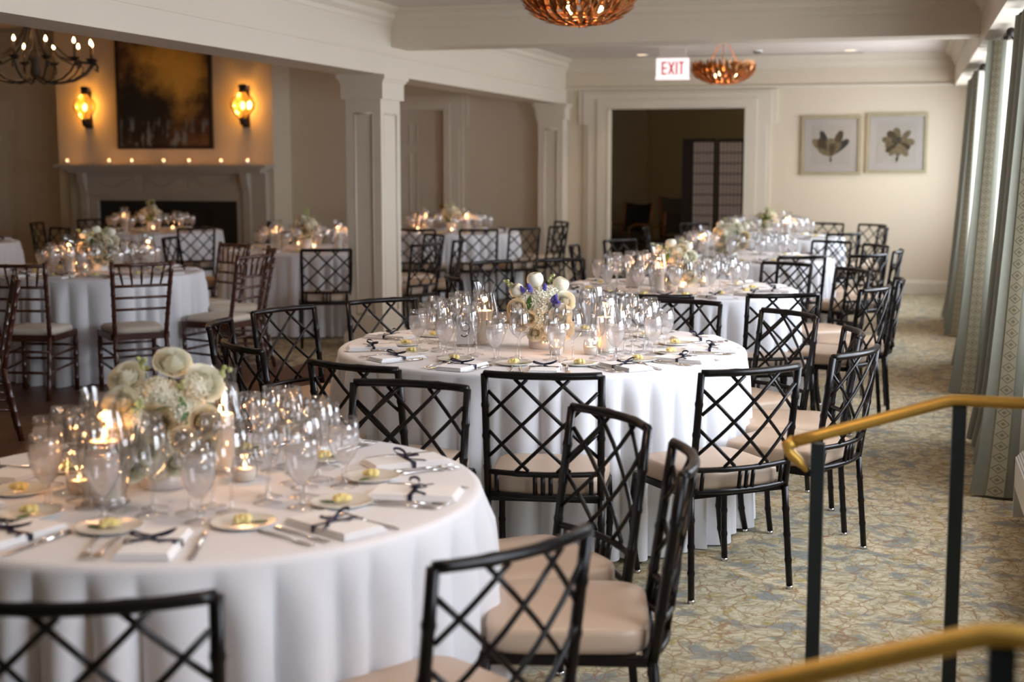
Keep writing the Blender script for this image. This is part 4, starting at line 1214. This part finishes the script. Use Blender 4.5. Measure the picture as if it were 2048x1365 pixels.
def napkin_node(var):
    r=random.Random(var)
    m=MB()
    L_,Wn=0.115,0.062
    for k in range(3):
        z0=0.001+0.005*k; o_=0.002*k
        def q(u,v,z=z0,o_=o_): return None
        x=Wn-o_*1.5; y=L_-o_*2
        V=[];pr=[(x-0.003,z0),(x,z0+0.0015),(x,z0+0.0035),(x-0.003,z0+0.005)]
        for a,z in pr:
            s=a/x
            V+=[(-x*s,-y*s,z),(x*s,-y*s,z),(x*s,y*s,z),(-x*s,y*s,z)]
        F=[(3,2,1,0),(12,13,14,15)]
        for j in range(3):
            for i_ in range(4): F.append((j*4+i_,j*4+(i_+1)%4,(j+1)*4+(i_+1)%4,(j+1)*4+i_))
        m.add(V,F,False)
    nk=m.mesh('folded_linen',napkinm)
    m=MB()
    def strip(pts,w,up=False):
        # flat ribbon along pts, width w perpendicular in plan
        V=[];F=[]
        P=[Vector(p) for p in pts]
        for i_,p in enumerate(P):
            t=(P[min(i_+1,len(P)-1)]-P[max(i_-1,0)]); n=Vector((-t.y,t.x,0))
            if n.length<1e-6: n=Vector((0,1,0))
            n.normalize()
            n=n*0.6+Vector((0,0,0.8)) if up else n
            V+=[p+n*w/2,p-n*w/2,p-n*w/2+Vector((0,0,0.0006)),p+n*w/2+Vector((0,0,0.0006))]
        for i_ in range(len(P)-1):
            a=i_*4
            for k in range(4): F.append((a+k,a+(k+1)%4,a+4+(k+1)%4,a+4+k))
        m.add(V,F,True)
    x=Wn+0.0015
    # band round the roll
    m.box(-x,x,-0.006,0.006,0.0163,0.0172); m.box(-x,-x+0.0009,-0.006,0.006,0.001,0.0163); m.box(x-0.0009,x,-0.006,0.006,0.001,0.0163)
    zk=0.021
    for sg in (-1,1):
        a0=sg*radians(20+10*r.random())
        pts=[]
        lp=0.048
        for k in range(9):
            t=k/8; an=2*pi*t
            rx=lp*sin(an/2); off=0.013*sin(an)
            pts.append((sg*rx*1.0, off+0.012*sg*sin(an/2), zk+0.004+0.012*sin(an/2)**2))
        strip(pts,0.0072,True)
        strip([(0,0,zk),(sg*0.02,-0.012*sg-0.012,0.0195),(sg*0.045,-0.022+0.01*sg,0.0185),(sg*0.058,-0.036,0.0185)],0.009)
    m.lathe([(0,-0.004),(0.006,-0.003),(0.007,0.0),(0.004,0.005),(0,0.006)],8,(0,0,zk))
    rb=m.mesh('ribbon_bow',ribbonm)
    return Node('napkin',kids=[Node('folded_linen',nk),Node('ribbon_bow',rb,label='navy ribbon tied in a bow')])
NAP=[napkin_node(i) for i in range(3)]
m=MB(); m.lathe([(0,0.003),(0.045,0.003),(0.052,0.005),(0.074,0.010),(0.076,0.011),(0.076,0.0085),(0.05,0.0),(0,0.0)],28); PLATE=Node('bread_plate',m.mesh('bread_plate',china))
def butter_node():
    m=MB()
    for k in range(9):
        a=k*2.4; rr=0.013*sqrt(k/9); z=0.010+0.005*(1-k/9)
        m.lathe([(0,-0.008),(0.009,-0.004),(0.010,0.002),(0.005,0.008),(0,0.009)],8,(rr*1.4*cos(a),rr*1.4*sin(a),z))
    b=m.mesh('butter_rosette',butterm)
    l=leaf_mb(0.045,0.022).mesh('leaf',leafm)
    return Node('butter',kids=[Node('butter_rosette',b),Node('leaf',l,loc=(-0.015,0.0,0.002),rot=(0,0,radians(75)))])
BUT=butter_node()
def fork():
    m=MB(); m.tube([(0,-0.095,0.003),(0,-0.06,0.004),(0,0.0,0.005),(0,0.035,0.003)],[0.005,0.0045,0.0028,0.003],6)
    m.box(-0.010,0.010,0.035,0.052,0.002,0.0035)
    for k in range(4): x=-0.0085+k*0.00567; m.tube([(x,0.050,0.003),(x,0.075,0.002),(x,0.095,0.005)],0.0013,4)
    return Node('fork',m.mesh('fork',silver))
def knife():
    m=MB(); m.tube([(0,-0.105,0.004),(0,-0.07,0.005),(0,-0.01,0.004)],[0.006,0.0065,0.005],6)
    V=[(-0.007,-0.01,0.002),(0.007,-0.01,0.002),(0.008,0.09,0.002),(0.0,0.108,0.002),(-0.007,0.09,0.002)]
    m.add(V+[(x,y,0.004) for x,y,z in V],[(4,3,2,1,0),(5,6,7,8,9)]+[(k,(k+1)%5,5+(k+1)%5,5+k) for k in range(5)])
    return Node('knife',m.mesh('knife',silver))
FORK,KNIFE=fork(),knife()
ZT=0.7602
for tk in TI:
    T=TABLES[tk]; cx,cy=T['c']
    rr=random.Random(hash(tk)%97 if False else sum(ord(c) for c in tk)*7)
    near=tk in ('T1','T2'); mid=tk in ('T3','T6')
    for i,ang in enumerate(T['seats']):
        sn=T['clock'][i]; nm=T['n']
        a=radians(ang); RR=T['R']
        u=Vector((cos(a),sin(a))); t=Vector((-sin(a),cos(a)))   # t: to the diner's left... diner faces the centre
        def place(node,r,s,rz,word,cat,grp,z=ZT):
            r+=rr.uniform(-0.008,0.008); s+=rr.uniform(-0.008,0.008)
            p=Vector((cx,cy))+u*r+t*s
            return put(node,loc=(p.x,p.y,z),rot=(0,0,rz+rr.uniform(-0.12,0.12)),label="%s, %s o'clock seat, %s" % (word,sn,nm),cat=cat,group=grp+' on '+nm)
        base=a+pi/2
        place(NAP[i%3],RR-0.155,0.0,base,'folded white napkin tied with navy ribbon','napkin','napkins')
        pl=place(PLATE,RR-0.315,-0.125,base,'small bread plate','plate','bread plates')
        o=put(BUT,loc=(pl.location.x,pl.location.y,ZT+0.0035),rot=(0,0,rr.uniform(0,6)),label="yellow butter rosette with leaf, %s o'clock seat, %s" % (sn,nm),cat='butter',group='butter rosettes on '+nm)
        place(GOB,RR-0.36,0.06,base,'goblet of iced water','glass','water goblets')
        place(RED,RR-0.45,0.125,base,'large empty wine glass','glass','large wine glasses')
        place(WHI,RR-0.45,0.03,base,'slim empty wine glass','glass','slim wine glasses')
        place(FLU,RR-0.51,0.075,base,'empty champagne flute','glass','champagne flutes')
        if near or mid:
            place(FORK,RR-0.14,-0.095,base+pi,'silver fork','fork','forks')
            place(KNIFE,RR-0.14,0.090,base+pi,'silver knife','knife','knives')
        if near:
            place(FORK,RR-0.15,-0.128,base+pi,'outer silver fork','fork','outer forks')

# ------------------------------------------------------------------ centrepieces
def petal_patch(m, ang, r0, h, w, curl, tilt):
    def fn(u,v):
        uu=(u-0.5)*2
        an=ang+uu*w*(0.55+0.45*sin(pi*min(1,v*0.9+0.1)))
        rad=r0*(0.25+0.75*sin(v*pi/2))+curl*max(0,v-0.65)**1.5*r0*3.2
        z=h*sin(v*pi/2*0.98)*(1-0.12*uu*uu*v)-curl*max(0,v-0.75)*h*1.2
        return (rad*cos(an),rad*sin(an),z)
    m.grid(fn,4,4)
def rose(seed,mat,open_=1.0):
    r=random.Random(seed); m=MB(); off=0.0
    for li,(R_,Hh,c,curl) in enumerate(((0.004,0.040,2,0),(0.008,0.040,3,0.0),(0.012,0.0385,3,0.0),(0.016,0.0365,4,0.001),(0.020,0.034,4,0.0015),(0.0245,0.031,4,0.002),(0.029,0.0265,5,0.003),(0.0335,0.021,5,0.0045),(0.038,0.014,5,0.006))):
        R_*=1+(open_-1)*li/8
        off+=0.7+r.uniform(-0.2,0.2)
        for k in range(c):
            an0=off+2*pi*k/c; hw=2*pi/c*0.66
            def fn(u,v,an0=an0,hw=hw,R_=R_,Hh=Hh,curl=curl,k=k):
                q=(u-0.5)*2
                an=an0+q*hw*(0.5+0.5*min(1,v*1.7))
                rad=R_*(0.45+0.55*sin(min(1,v*1.25)*pi/2))+0.0022*q+curl*max(0,(v-0.6)/0.4)**2
                z=-0.012+(Hh+0.012)*v*(1-0.10*q*q)-curl*0.7*max(0,(v-0.75)/0.25)**2+0.001*sin(3*q+k)
                return (rad*cos(an),rad*sin(an),z)
            m.grid(fn,5,4)
    m.lathe([(0,-0.02),(0.012,-0.016),(0.024,-0.006),(0.028,0.004)],10)
    return m.mesh('rose',mat)
def ranunculus(seed,mat):
    m=MB()
    for li in range(8):
        t=li/7; R_=0.006+0.025*t; c=4
        for k in range(c):
            an0=li*0.8+2*pi*k/c
            def fn(u,v,an0=an0,R_=R_,t=t):
                q=(u-0.5)*2; an=an0+q*1.05; ph=-0.9+(2.45-0.75*t)*v
                return (R_*cos(ph)*cos(an),R_*cos(ph)*sin(an),0.010*(1-t)+R_*sin(ph)+0.004-0.0015*q*q*v)
            m.grid(fn,4,5)
    return m.mesh('ranunculus',mat)
def floret_ball(seed,mat,R=0.036,n=46,s=0.011,flat=0.8,name='hydrangea_head'):
    r=random.Random(seed); m=MB()
    for k in range(n):
        z=1-1.55*(k+0.5)/n; rr=sqrt(max(0,1-z*z)); an=k*2.399
        d=Vector((rr*cos(an),rr*sin(an),z)); p=Vector((d.x*R,d.y*R,d.z*R*flat))*r.uniform(0.88,1.08)
        q=d.to_track_quat('Z','Y').to_matrix().to_4x4(); M=Matrix.Translation(p)@q@Matrix.Rotation(r.uniform(0,6),4,'Z')
        for j in range(4):
            a=j*pi/2
            V=[(0,0,0),(s*cos(a-0.5)*0.8,s*sin(a-0.5)*0.8,0.002),(s*1.25*cos(a),s*1.25*sin(a),0.004),(s*cos(a+0.5)*0.8,s*sin(a+0.5)*0.8,0.002)]
            m.add([tuple(M@Vector(v)) for v in V],[(0,1,2,3)],True)
    m.lathe([(0,-R*0.5),(R*0.6,-R*0.3),(R*0.75,R*0.2),(0,R*0.62)],10)
    return m.mesh(name,mat)
def muscari():
    m=MB()
    for j in range(9):
        z=0.006*j; rr=0.011*(1-(j/9)**2)+0.002; n=7
        for k in range(n):
            a=2*pi*k/n+j*0.45; m.lathe([(0,-0.004),(0.004,0),(0.002,0.005),(0,0.005)],5,(rr*cos(a),rr*sin(a),z))
    m.tube([(0,0,-0.05),(0,0,0.05)],0.002,5)
    return m.mesh('grape_hyacinth',bluem)
def leaf3():
    return leaf_mb(0.075,0.034).mesh('leaf',leafm)
ROS=[rose(1,rosem),rose(2,rosem,1.15),rose(3,blushm)]
RAN=ranunculus(1,rosem); HYD=[floret_ball(1,hydm),floret_ball(2,hydm,0.042,60)]; MUS=muscari(); LEAF=leaf3()
SPRIG=MB()
for j in range(5):
    SPRIG.lathe([(0,-0.007),(0.007,0),(0.005,0.007),(0,0.009)],6,(0.009*sin(j*2.4),0.009*cos(j*2.4),0.008*j))
SPRIG.tube([(0,0,-0.05),(0,0,0.035)],0.0018,5)
SPRIG=SPRIG.mesh('bud_sprig',pbr('green_buds',(0.45,0.50,0.22),0.6,var=0.2,scale=50))
def pot_mesh(r,h,mat):
    m=MB(); m.lathe([(0,0),(r*0.94,0),(r*0.97,0.004),(r,h),(r*0.96,h),(r*0.95,h-0.02),(0,h-0.02)],28); return m.mesh('vase',mat)
def aim(d): return Vector(d).to_track_quat('Z','Y').to_euler()
def bouquet(x,y,h,label,potm_,items=None,seed=0,s=1.0,ph=0.085,pr=0.058,vlabel=None,tall=0.0):
    o=put(Node('flower_arrangement'),loc=(x,y,ZT),label=label,cat='flower arrangement',group='centrepiece bouquets')
    put(Node('vase',pot_mesh(pr,ph,potm_)),o,label=vlabel)
    r=random.Random(seed)
    # foliage collar and inner stems
    m=MB(); m.lathe([(0,ph-0.02),(pr*0.9,ph-0.01),(pr*1.25,ph+0.05),(pr*1.0,ph+0.10),(0,ph+0.12)],14); part('stem_mass',m,stemm,o)
    tc=Vector((-x,-y,0)); tc.normalize(); rt=Vector((-tc.y,tc.x,0))   # towards the camera, and to its right
    C=Vector((0,0,ph+0.065))
    if items:
        stems=MB()
        for typ,dx,dz,dt,sc in items:
            p=rt*dx*s+tc*dt*s+Vector((0,0,(dz-ph)*s+ph)); d=(p-C*0.8); d=d+tc*(0.17 if typ in 'RrB' else 0.035)
            nm,me={'R':('rose',ROS[0]),'r':('rose',ROS[1]),'B':('rose',ROS[2]),'N':('ranunculus',RAN),'H':('hydrangea_head',HYD[0]),'h':('hydrangea_head',HYD[1]),'M':('grape_hyacinth',MUS),'L':('leaf',LEAF),'S':('bud_sprig',SPRIG)}[typ]
            e=aim(d)
            if typ in 'NRrMS' and p.z>0.2: stems.tube([C*0.8,C.lerp(p,0.55)+Vector((0,0,-0.012)),p-d.normalized()*0.03],0.0022,5)
            put(Node(nm,me,loc=tuple(p-d.normalized()*0.02),rot=tuple(e),scale=sc),o)
        part('stems',stems,stemm,o)
    else:
        n=30
        for k in range(n):
            z=1-1.22*(k+0.5)/n; rr=sqrt(max(0,1-z*z)); an=k*2.399+seed
            d=Vector((rr*cos(an),rr*sin(an),z)); p=C+Vector((d.x*0.105,d.y*0.105,d.z*0.095+tall*max(0,d.z)*0.3))*s*r.uniform(0.85,1.12)
            q=r.random()
            nm,me,sc=('rose',ROS[k%3],1.05) if q<0.34 else ('hydrangea_head',HYD[k%2],0.95) if q<0.66 else ('ranunculus',RAN,0.95) if q<0.8 else ('bud_sprig',SPRIG,1.2)
            put(Node(nm,me,loc=tuple(p),rot=tuple(aim(d)),scale=sc*s),o)
        for k in range(3):
            p=C+Vector((r.uniform(-.06,.06),r.uniform(-.06,.06),0.10+0.012*k+tall)); put(Node('bud_sprig',SPRIG,loc=tuple(p*1.0),rot=(r.uniform(-.4,.4),r.uniform(-.4,.4),0),scale=1.3),o)
    for k in range(14):
        an=k*2.399+1; d=Vector((cos(an),sin(an),r.uniform(-0.5,0.5))); p=C+Vector((d.x*0.05,d.y*0.05,-0.03+0.09*r.random()))
        put(Node('leaf',LEAF,loc=tuple(p),rot=(r.uniform(-0.6,0.9),r.uniform(-0.5,0.5),an-pi/2),scale=r.uniform(0.9,1.3)*s),o)
    return o
IT2=[('R',0.088,0.160,0.125,1.25),('r',0.098,0.095,0.115,1.15),('H',0.02,0.065,0.09,0.95),('N',0.095,0.30,0.0,1.2),('R',0.112,0.222,0.075,1.1),('N',-0.03,0.322,0.0,1.25),('N',-0.118,0.272,0.03,1.1),
 ('h',-0.01,0.255,0.05,1.05),('h',0.005,0.195,0.10,1.1),('H',-0.045,0.21,0.085,1.0),('H',0.045,0.265,0.045,1.0),('B',-0.112,0.188,0.095,1.1),('B',-0.10,0.128,0.095,1.05),('H',-0.01,0.13,0.115,1.0),('h',0.03,0.21,0.085,0.95),
 ('M',0.058,0.235,0.12,0.9),('M',0.070,0.208,0.128,0.9),('M',0.064,0.222,0.125,0.75),('M',-0.052,0.278,0.075,0.8),('M',-0.085,0.272,0.06,0.65),('M',0.015,0.282,0.06,0.65),('S',-0.15,0.295,0.0,1.0),('S',0.045,0.315,-0.01,1.0),
 ('B',-0.055,0.145,0.125,0.85),('H',-0.08,0.235,0.06,0.9),('L',-0.065,0.19,0.12,0.9),('L',0.06,0.045,0.11,1.0),('L',-0.15,0.20,0.05,0.8),('R',0.0,0.23,-0.08,1.1),('R',-0.09,0.2,-0.07,1.1),('R',0.09,0.19,-0.07,1.1),('R',0.045,0.11,0.135,0.85),('R',-0.03,0.07,0.10,0.85)]
def vary(mir, seed):
    r=random.Random(seed); out=[]
    for typ,dx,dz,dt,sc in IT2:
        if typ=='N' and mir<0 and seed==4: typ='r'; sc=1.1
        if typ in 'Hh' and seed==4 and r.random()<0.35: typ=r.choice('BLr'); sc=1.0
        if typ=='M': typ='S' if r.random()<0.5 else 'H'; sc=0.9
        elif typ in 'Hh' and r.random()<0.25: typ='B'
        out.append((typ,dx*mir*r.uniform(0.9,1.08),dz+r.uniform(-0.012,0.012),dt,sc*r.uniform(0.92,1.05)))
    return out
bouquet(-1.56,6.13,0,'cream rose and hydrangea bouquet with blue flowers in a silver pot, in focus',potm,IT2,1)
bouquet(-1.825,3.23,0,'large blurred cream and green bouquet on the nearest table',potm,vary(-1,4),4,1.0,0.085,0.062)
bouquet(-1.44,9.16,0,'cream bouquet with sprigs in a white pot on the table behind the sharp one',whitepot,vary(1,9),9,1.0,0.085,0.05)
bouquet(-1.45,12.3,0,'domed white bouquet on the third table along the windows',whitepot,vary(-1,13),13,1.05,0.085,0.055)
bouquet(-1.48,15.90,0,'white and green bouquet on the farthest table by the pictures',whitepot,None,17,0.95,0.1,0.055)
bouquet(-5.92,9.62,0,'round cream bouquet on the left table with spindle-back chairs',whitepot,vary(1,21),21,1.05,0.08,0.055)
bouquet(-9.6,12.6,0,'bouquet on the table at the left frame edge',whitepot,None,25,1.0,0.1,0.055)
bouquet(-8.72,15.31,0,'cream and green bouquet on the table before the fireplace',whitepot,None,29,0.95,0.11,0.055,tall=0.03)
bouquet(-5.44,12.40,0,'loose cream bouquet with a tall bloom on the table left of the column',whitepot,None,33,1.0,0.11,0.06,tall=0.05)
bouquet(-5.18,16.05,0,'cream and dark bouquet on the table by the panelled door',whitepot,None,37,0.95,0.11,0.055)

def hurricane_node(ch, lamp):
    k=[]
    m=MB(); m.lathe([(0.045,0.0),(0.060,0.004),(0.052,0.012),(0.048,0.022),(0.056,0.045),(0.064,0.085),(0.066,0.12),(0.060,0.165),(0.050,0.205),(0.044,0.235),(0.045,0.262),(0.052,0.285)],26); k.append(Node('glass_chimney',m.mesh('glass_chimney',chimneym)))
    m=MB(); m.lathe([(0,0.008),(0.0365,0.008),(0.0375,0.012),(0.0375,0.008+ch-0.004),(0.034,0.008+ch),(0.02,0.008+ch-0.004),(0,0.008+ch-0.005)],22); k.append(Node('pillar_candle',m.mesh('pillar_candle',waxm)))
    z=0.008+ch
    m=MB(); m.lathe([(0,z-0.002),(0.0045,z+0.006),(0.005,z+0.011),(0.002,z+0.022),(0,z+0.025)],8); k.append(Node('flame',m.mesh('flame',flamem)))
    return Node('hurricane_lamp',kids=k,lamps=[((0,0,z+0.02),lamp,CANDLE,0.015)])
VOTL=votive_node(0.5)
HU=hurricane_node(0.15,1.4)
cand=[(-1.834,6.168,'glass hurricane lamp with a lit pillar candle left of the blue-flecked bouquet'),(-1.251,6.05,'glass hurricane lamp with a lit pillar candle right of the blue-flecked bouquet'),
 (-1.867,3.018,'blurred hurricane lamp left of the nearest bouquet'),(-1.765,3.43,'blurred hurricane lamp right of the nearest bouquet'),
 (-1.515,8.99,'hurricane lamp with a white pillar candle in front of the second bouquet along the windows'),(-1.60,9.45,'hurricane lamp behind the second bouquet along the windows'),
 (-1.65,12.1,'hurricane lamp on the third table along the windows'),(-1.25,15.7,'hurricane lamp on the farthest table by the pictures'),
 (-6.05,9.40,'hurricane lamp with a pale candle on the left table with spindle-back chairs'),(-5.7,9.95,'rear hurricane lamp on the left table with spindle-back chairs'),
 (-5.72,12.35,'hurricane lamp left of the bouquet on the table left of the column'),(-5.2,12.6,'hurricane lamp right of the bouquet on the table left of the column'),
 (-8.95,15.1,'hurricane lamp on the table before the fireplace'),(-4.95,15.9,'hurricane lamp on the table by the panelled door'),(-5.45,15.9,'left hurricane lamp on the table by the panelled door')]
for x,y,lb in cand: put(HU,loc=(x,y,ZT),label=lb,cat='candle holder',group='hurricane lamps')
vot=[(-1.44,5.93,'lit votive candle in glass in front of the silver pot with blue-flecked bouquet'),(-1.30,5.98,'lit votive candle beside the right hurricane lamp on the sharp table'),
 (-1.651,3.339,'blurred votive candle right of the nearest bouquet'),(-1.99,3.1,'blurred votive candle left of the nearest bouquet'),
 (-1.282,9.44,'lit votive candle right of the second bouquet along the windows'),(-1.36,9.0,'lit votive candle in front of the second bouquet along the windows'),
 (-5.95,9.45,'lit votive candle in front of the bouquet ringed by spindle-back chairs'),
 (-5.28,12.2,'lit votive candle right of the pot on the table left of the column'),(-5.62,12.62,'lit votive candle left of the pot on the table left of the column'),
 (-8.55,15.05,'lit votive candle in front of the bouquet before the fireplace'),(-8.35,15.15,'right votive candle on the table before the fireplace'),
 (-5.02,15.55,'lit votive candle at the front of the table by the panelled door'),(-5.5,15.75,'left votive candle on the table by the panelled door')]
for x,y,lb in vot: put(VOTL,loc=(x,y,ZT),label=lb,cat='candle',group='votive candles on the tables')

# table number stands
def number_stand(x,y,rz,label,digit):
    o=put(Node('table_number'),loc=(x,y,ZT),rot=(0,0,rz),label=label,cat='table number')
    m=MB(); m.box(-0.038,0.038,-0.0015,0.0015,0.010,0.130); part('card',m,cardm,o)
    m=MB(); m.box(-0.040,0.040,-0.004,-0.0025,0.006,0.150); m.box(-0.040,0.040,0.0025,0.004,0.006,0.150); m.box(-0.040,0.040,-0.03,0.03,0.0,0.006); part('acrylic_stand',m,glassm,o)
    if digit:
        m=MB()
        P=[(0.020*cos(a)-0.0,-0.0022,0.088+0.018*sin(a)) for a in [2*pi*k/16 for k in range(16)]]
        m.tube(P,0.0024,5,closed=True)
        m.tube([(0.020,-0.0022,0.088),(0.019,-0.0022,0.070),(0.012,-0.0022,0.052),(0.0,-0.0022,0.044),(-0.012,-0.0022,0.046),(-0.016,-0.0022,0.053)],[0.003,0.003,0.003,0.0028,0.0025,0.004],5)
        part('numeral',m,inkm,o)
number_stand(-1.905,6.09,radians(22),'clear stand with a white card numbered 9 left of the blue-flecked bouquet',True)
number_stand(-1.73,9.22,radians(12),'clear stand with a blank-sided card on the table behind the sharp one',False)
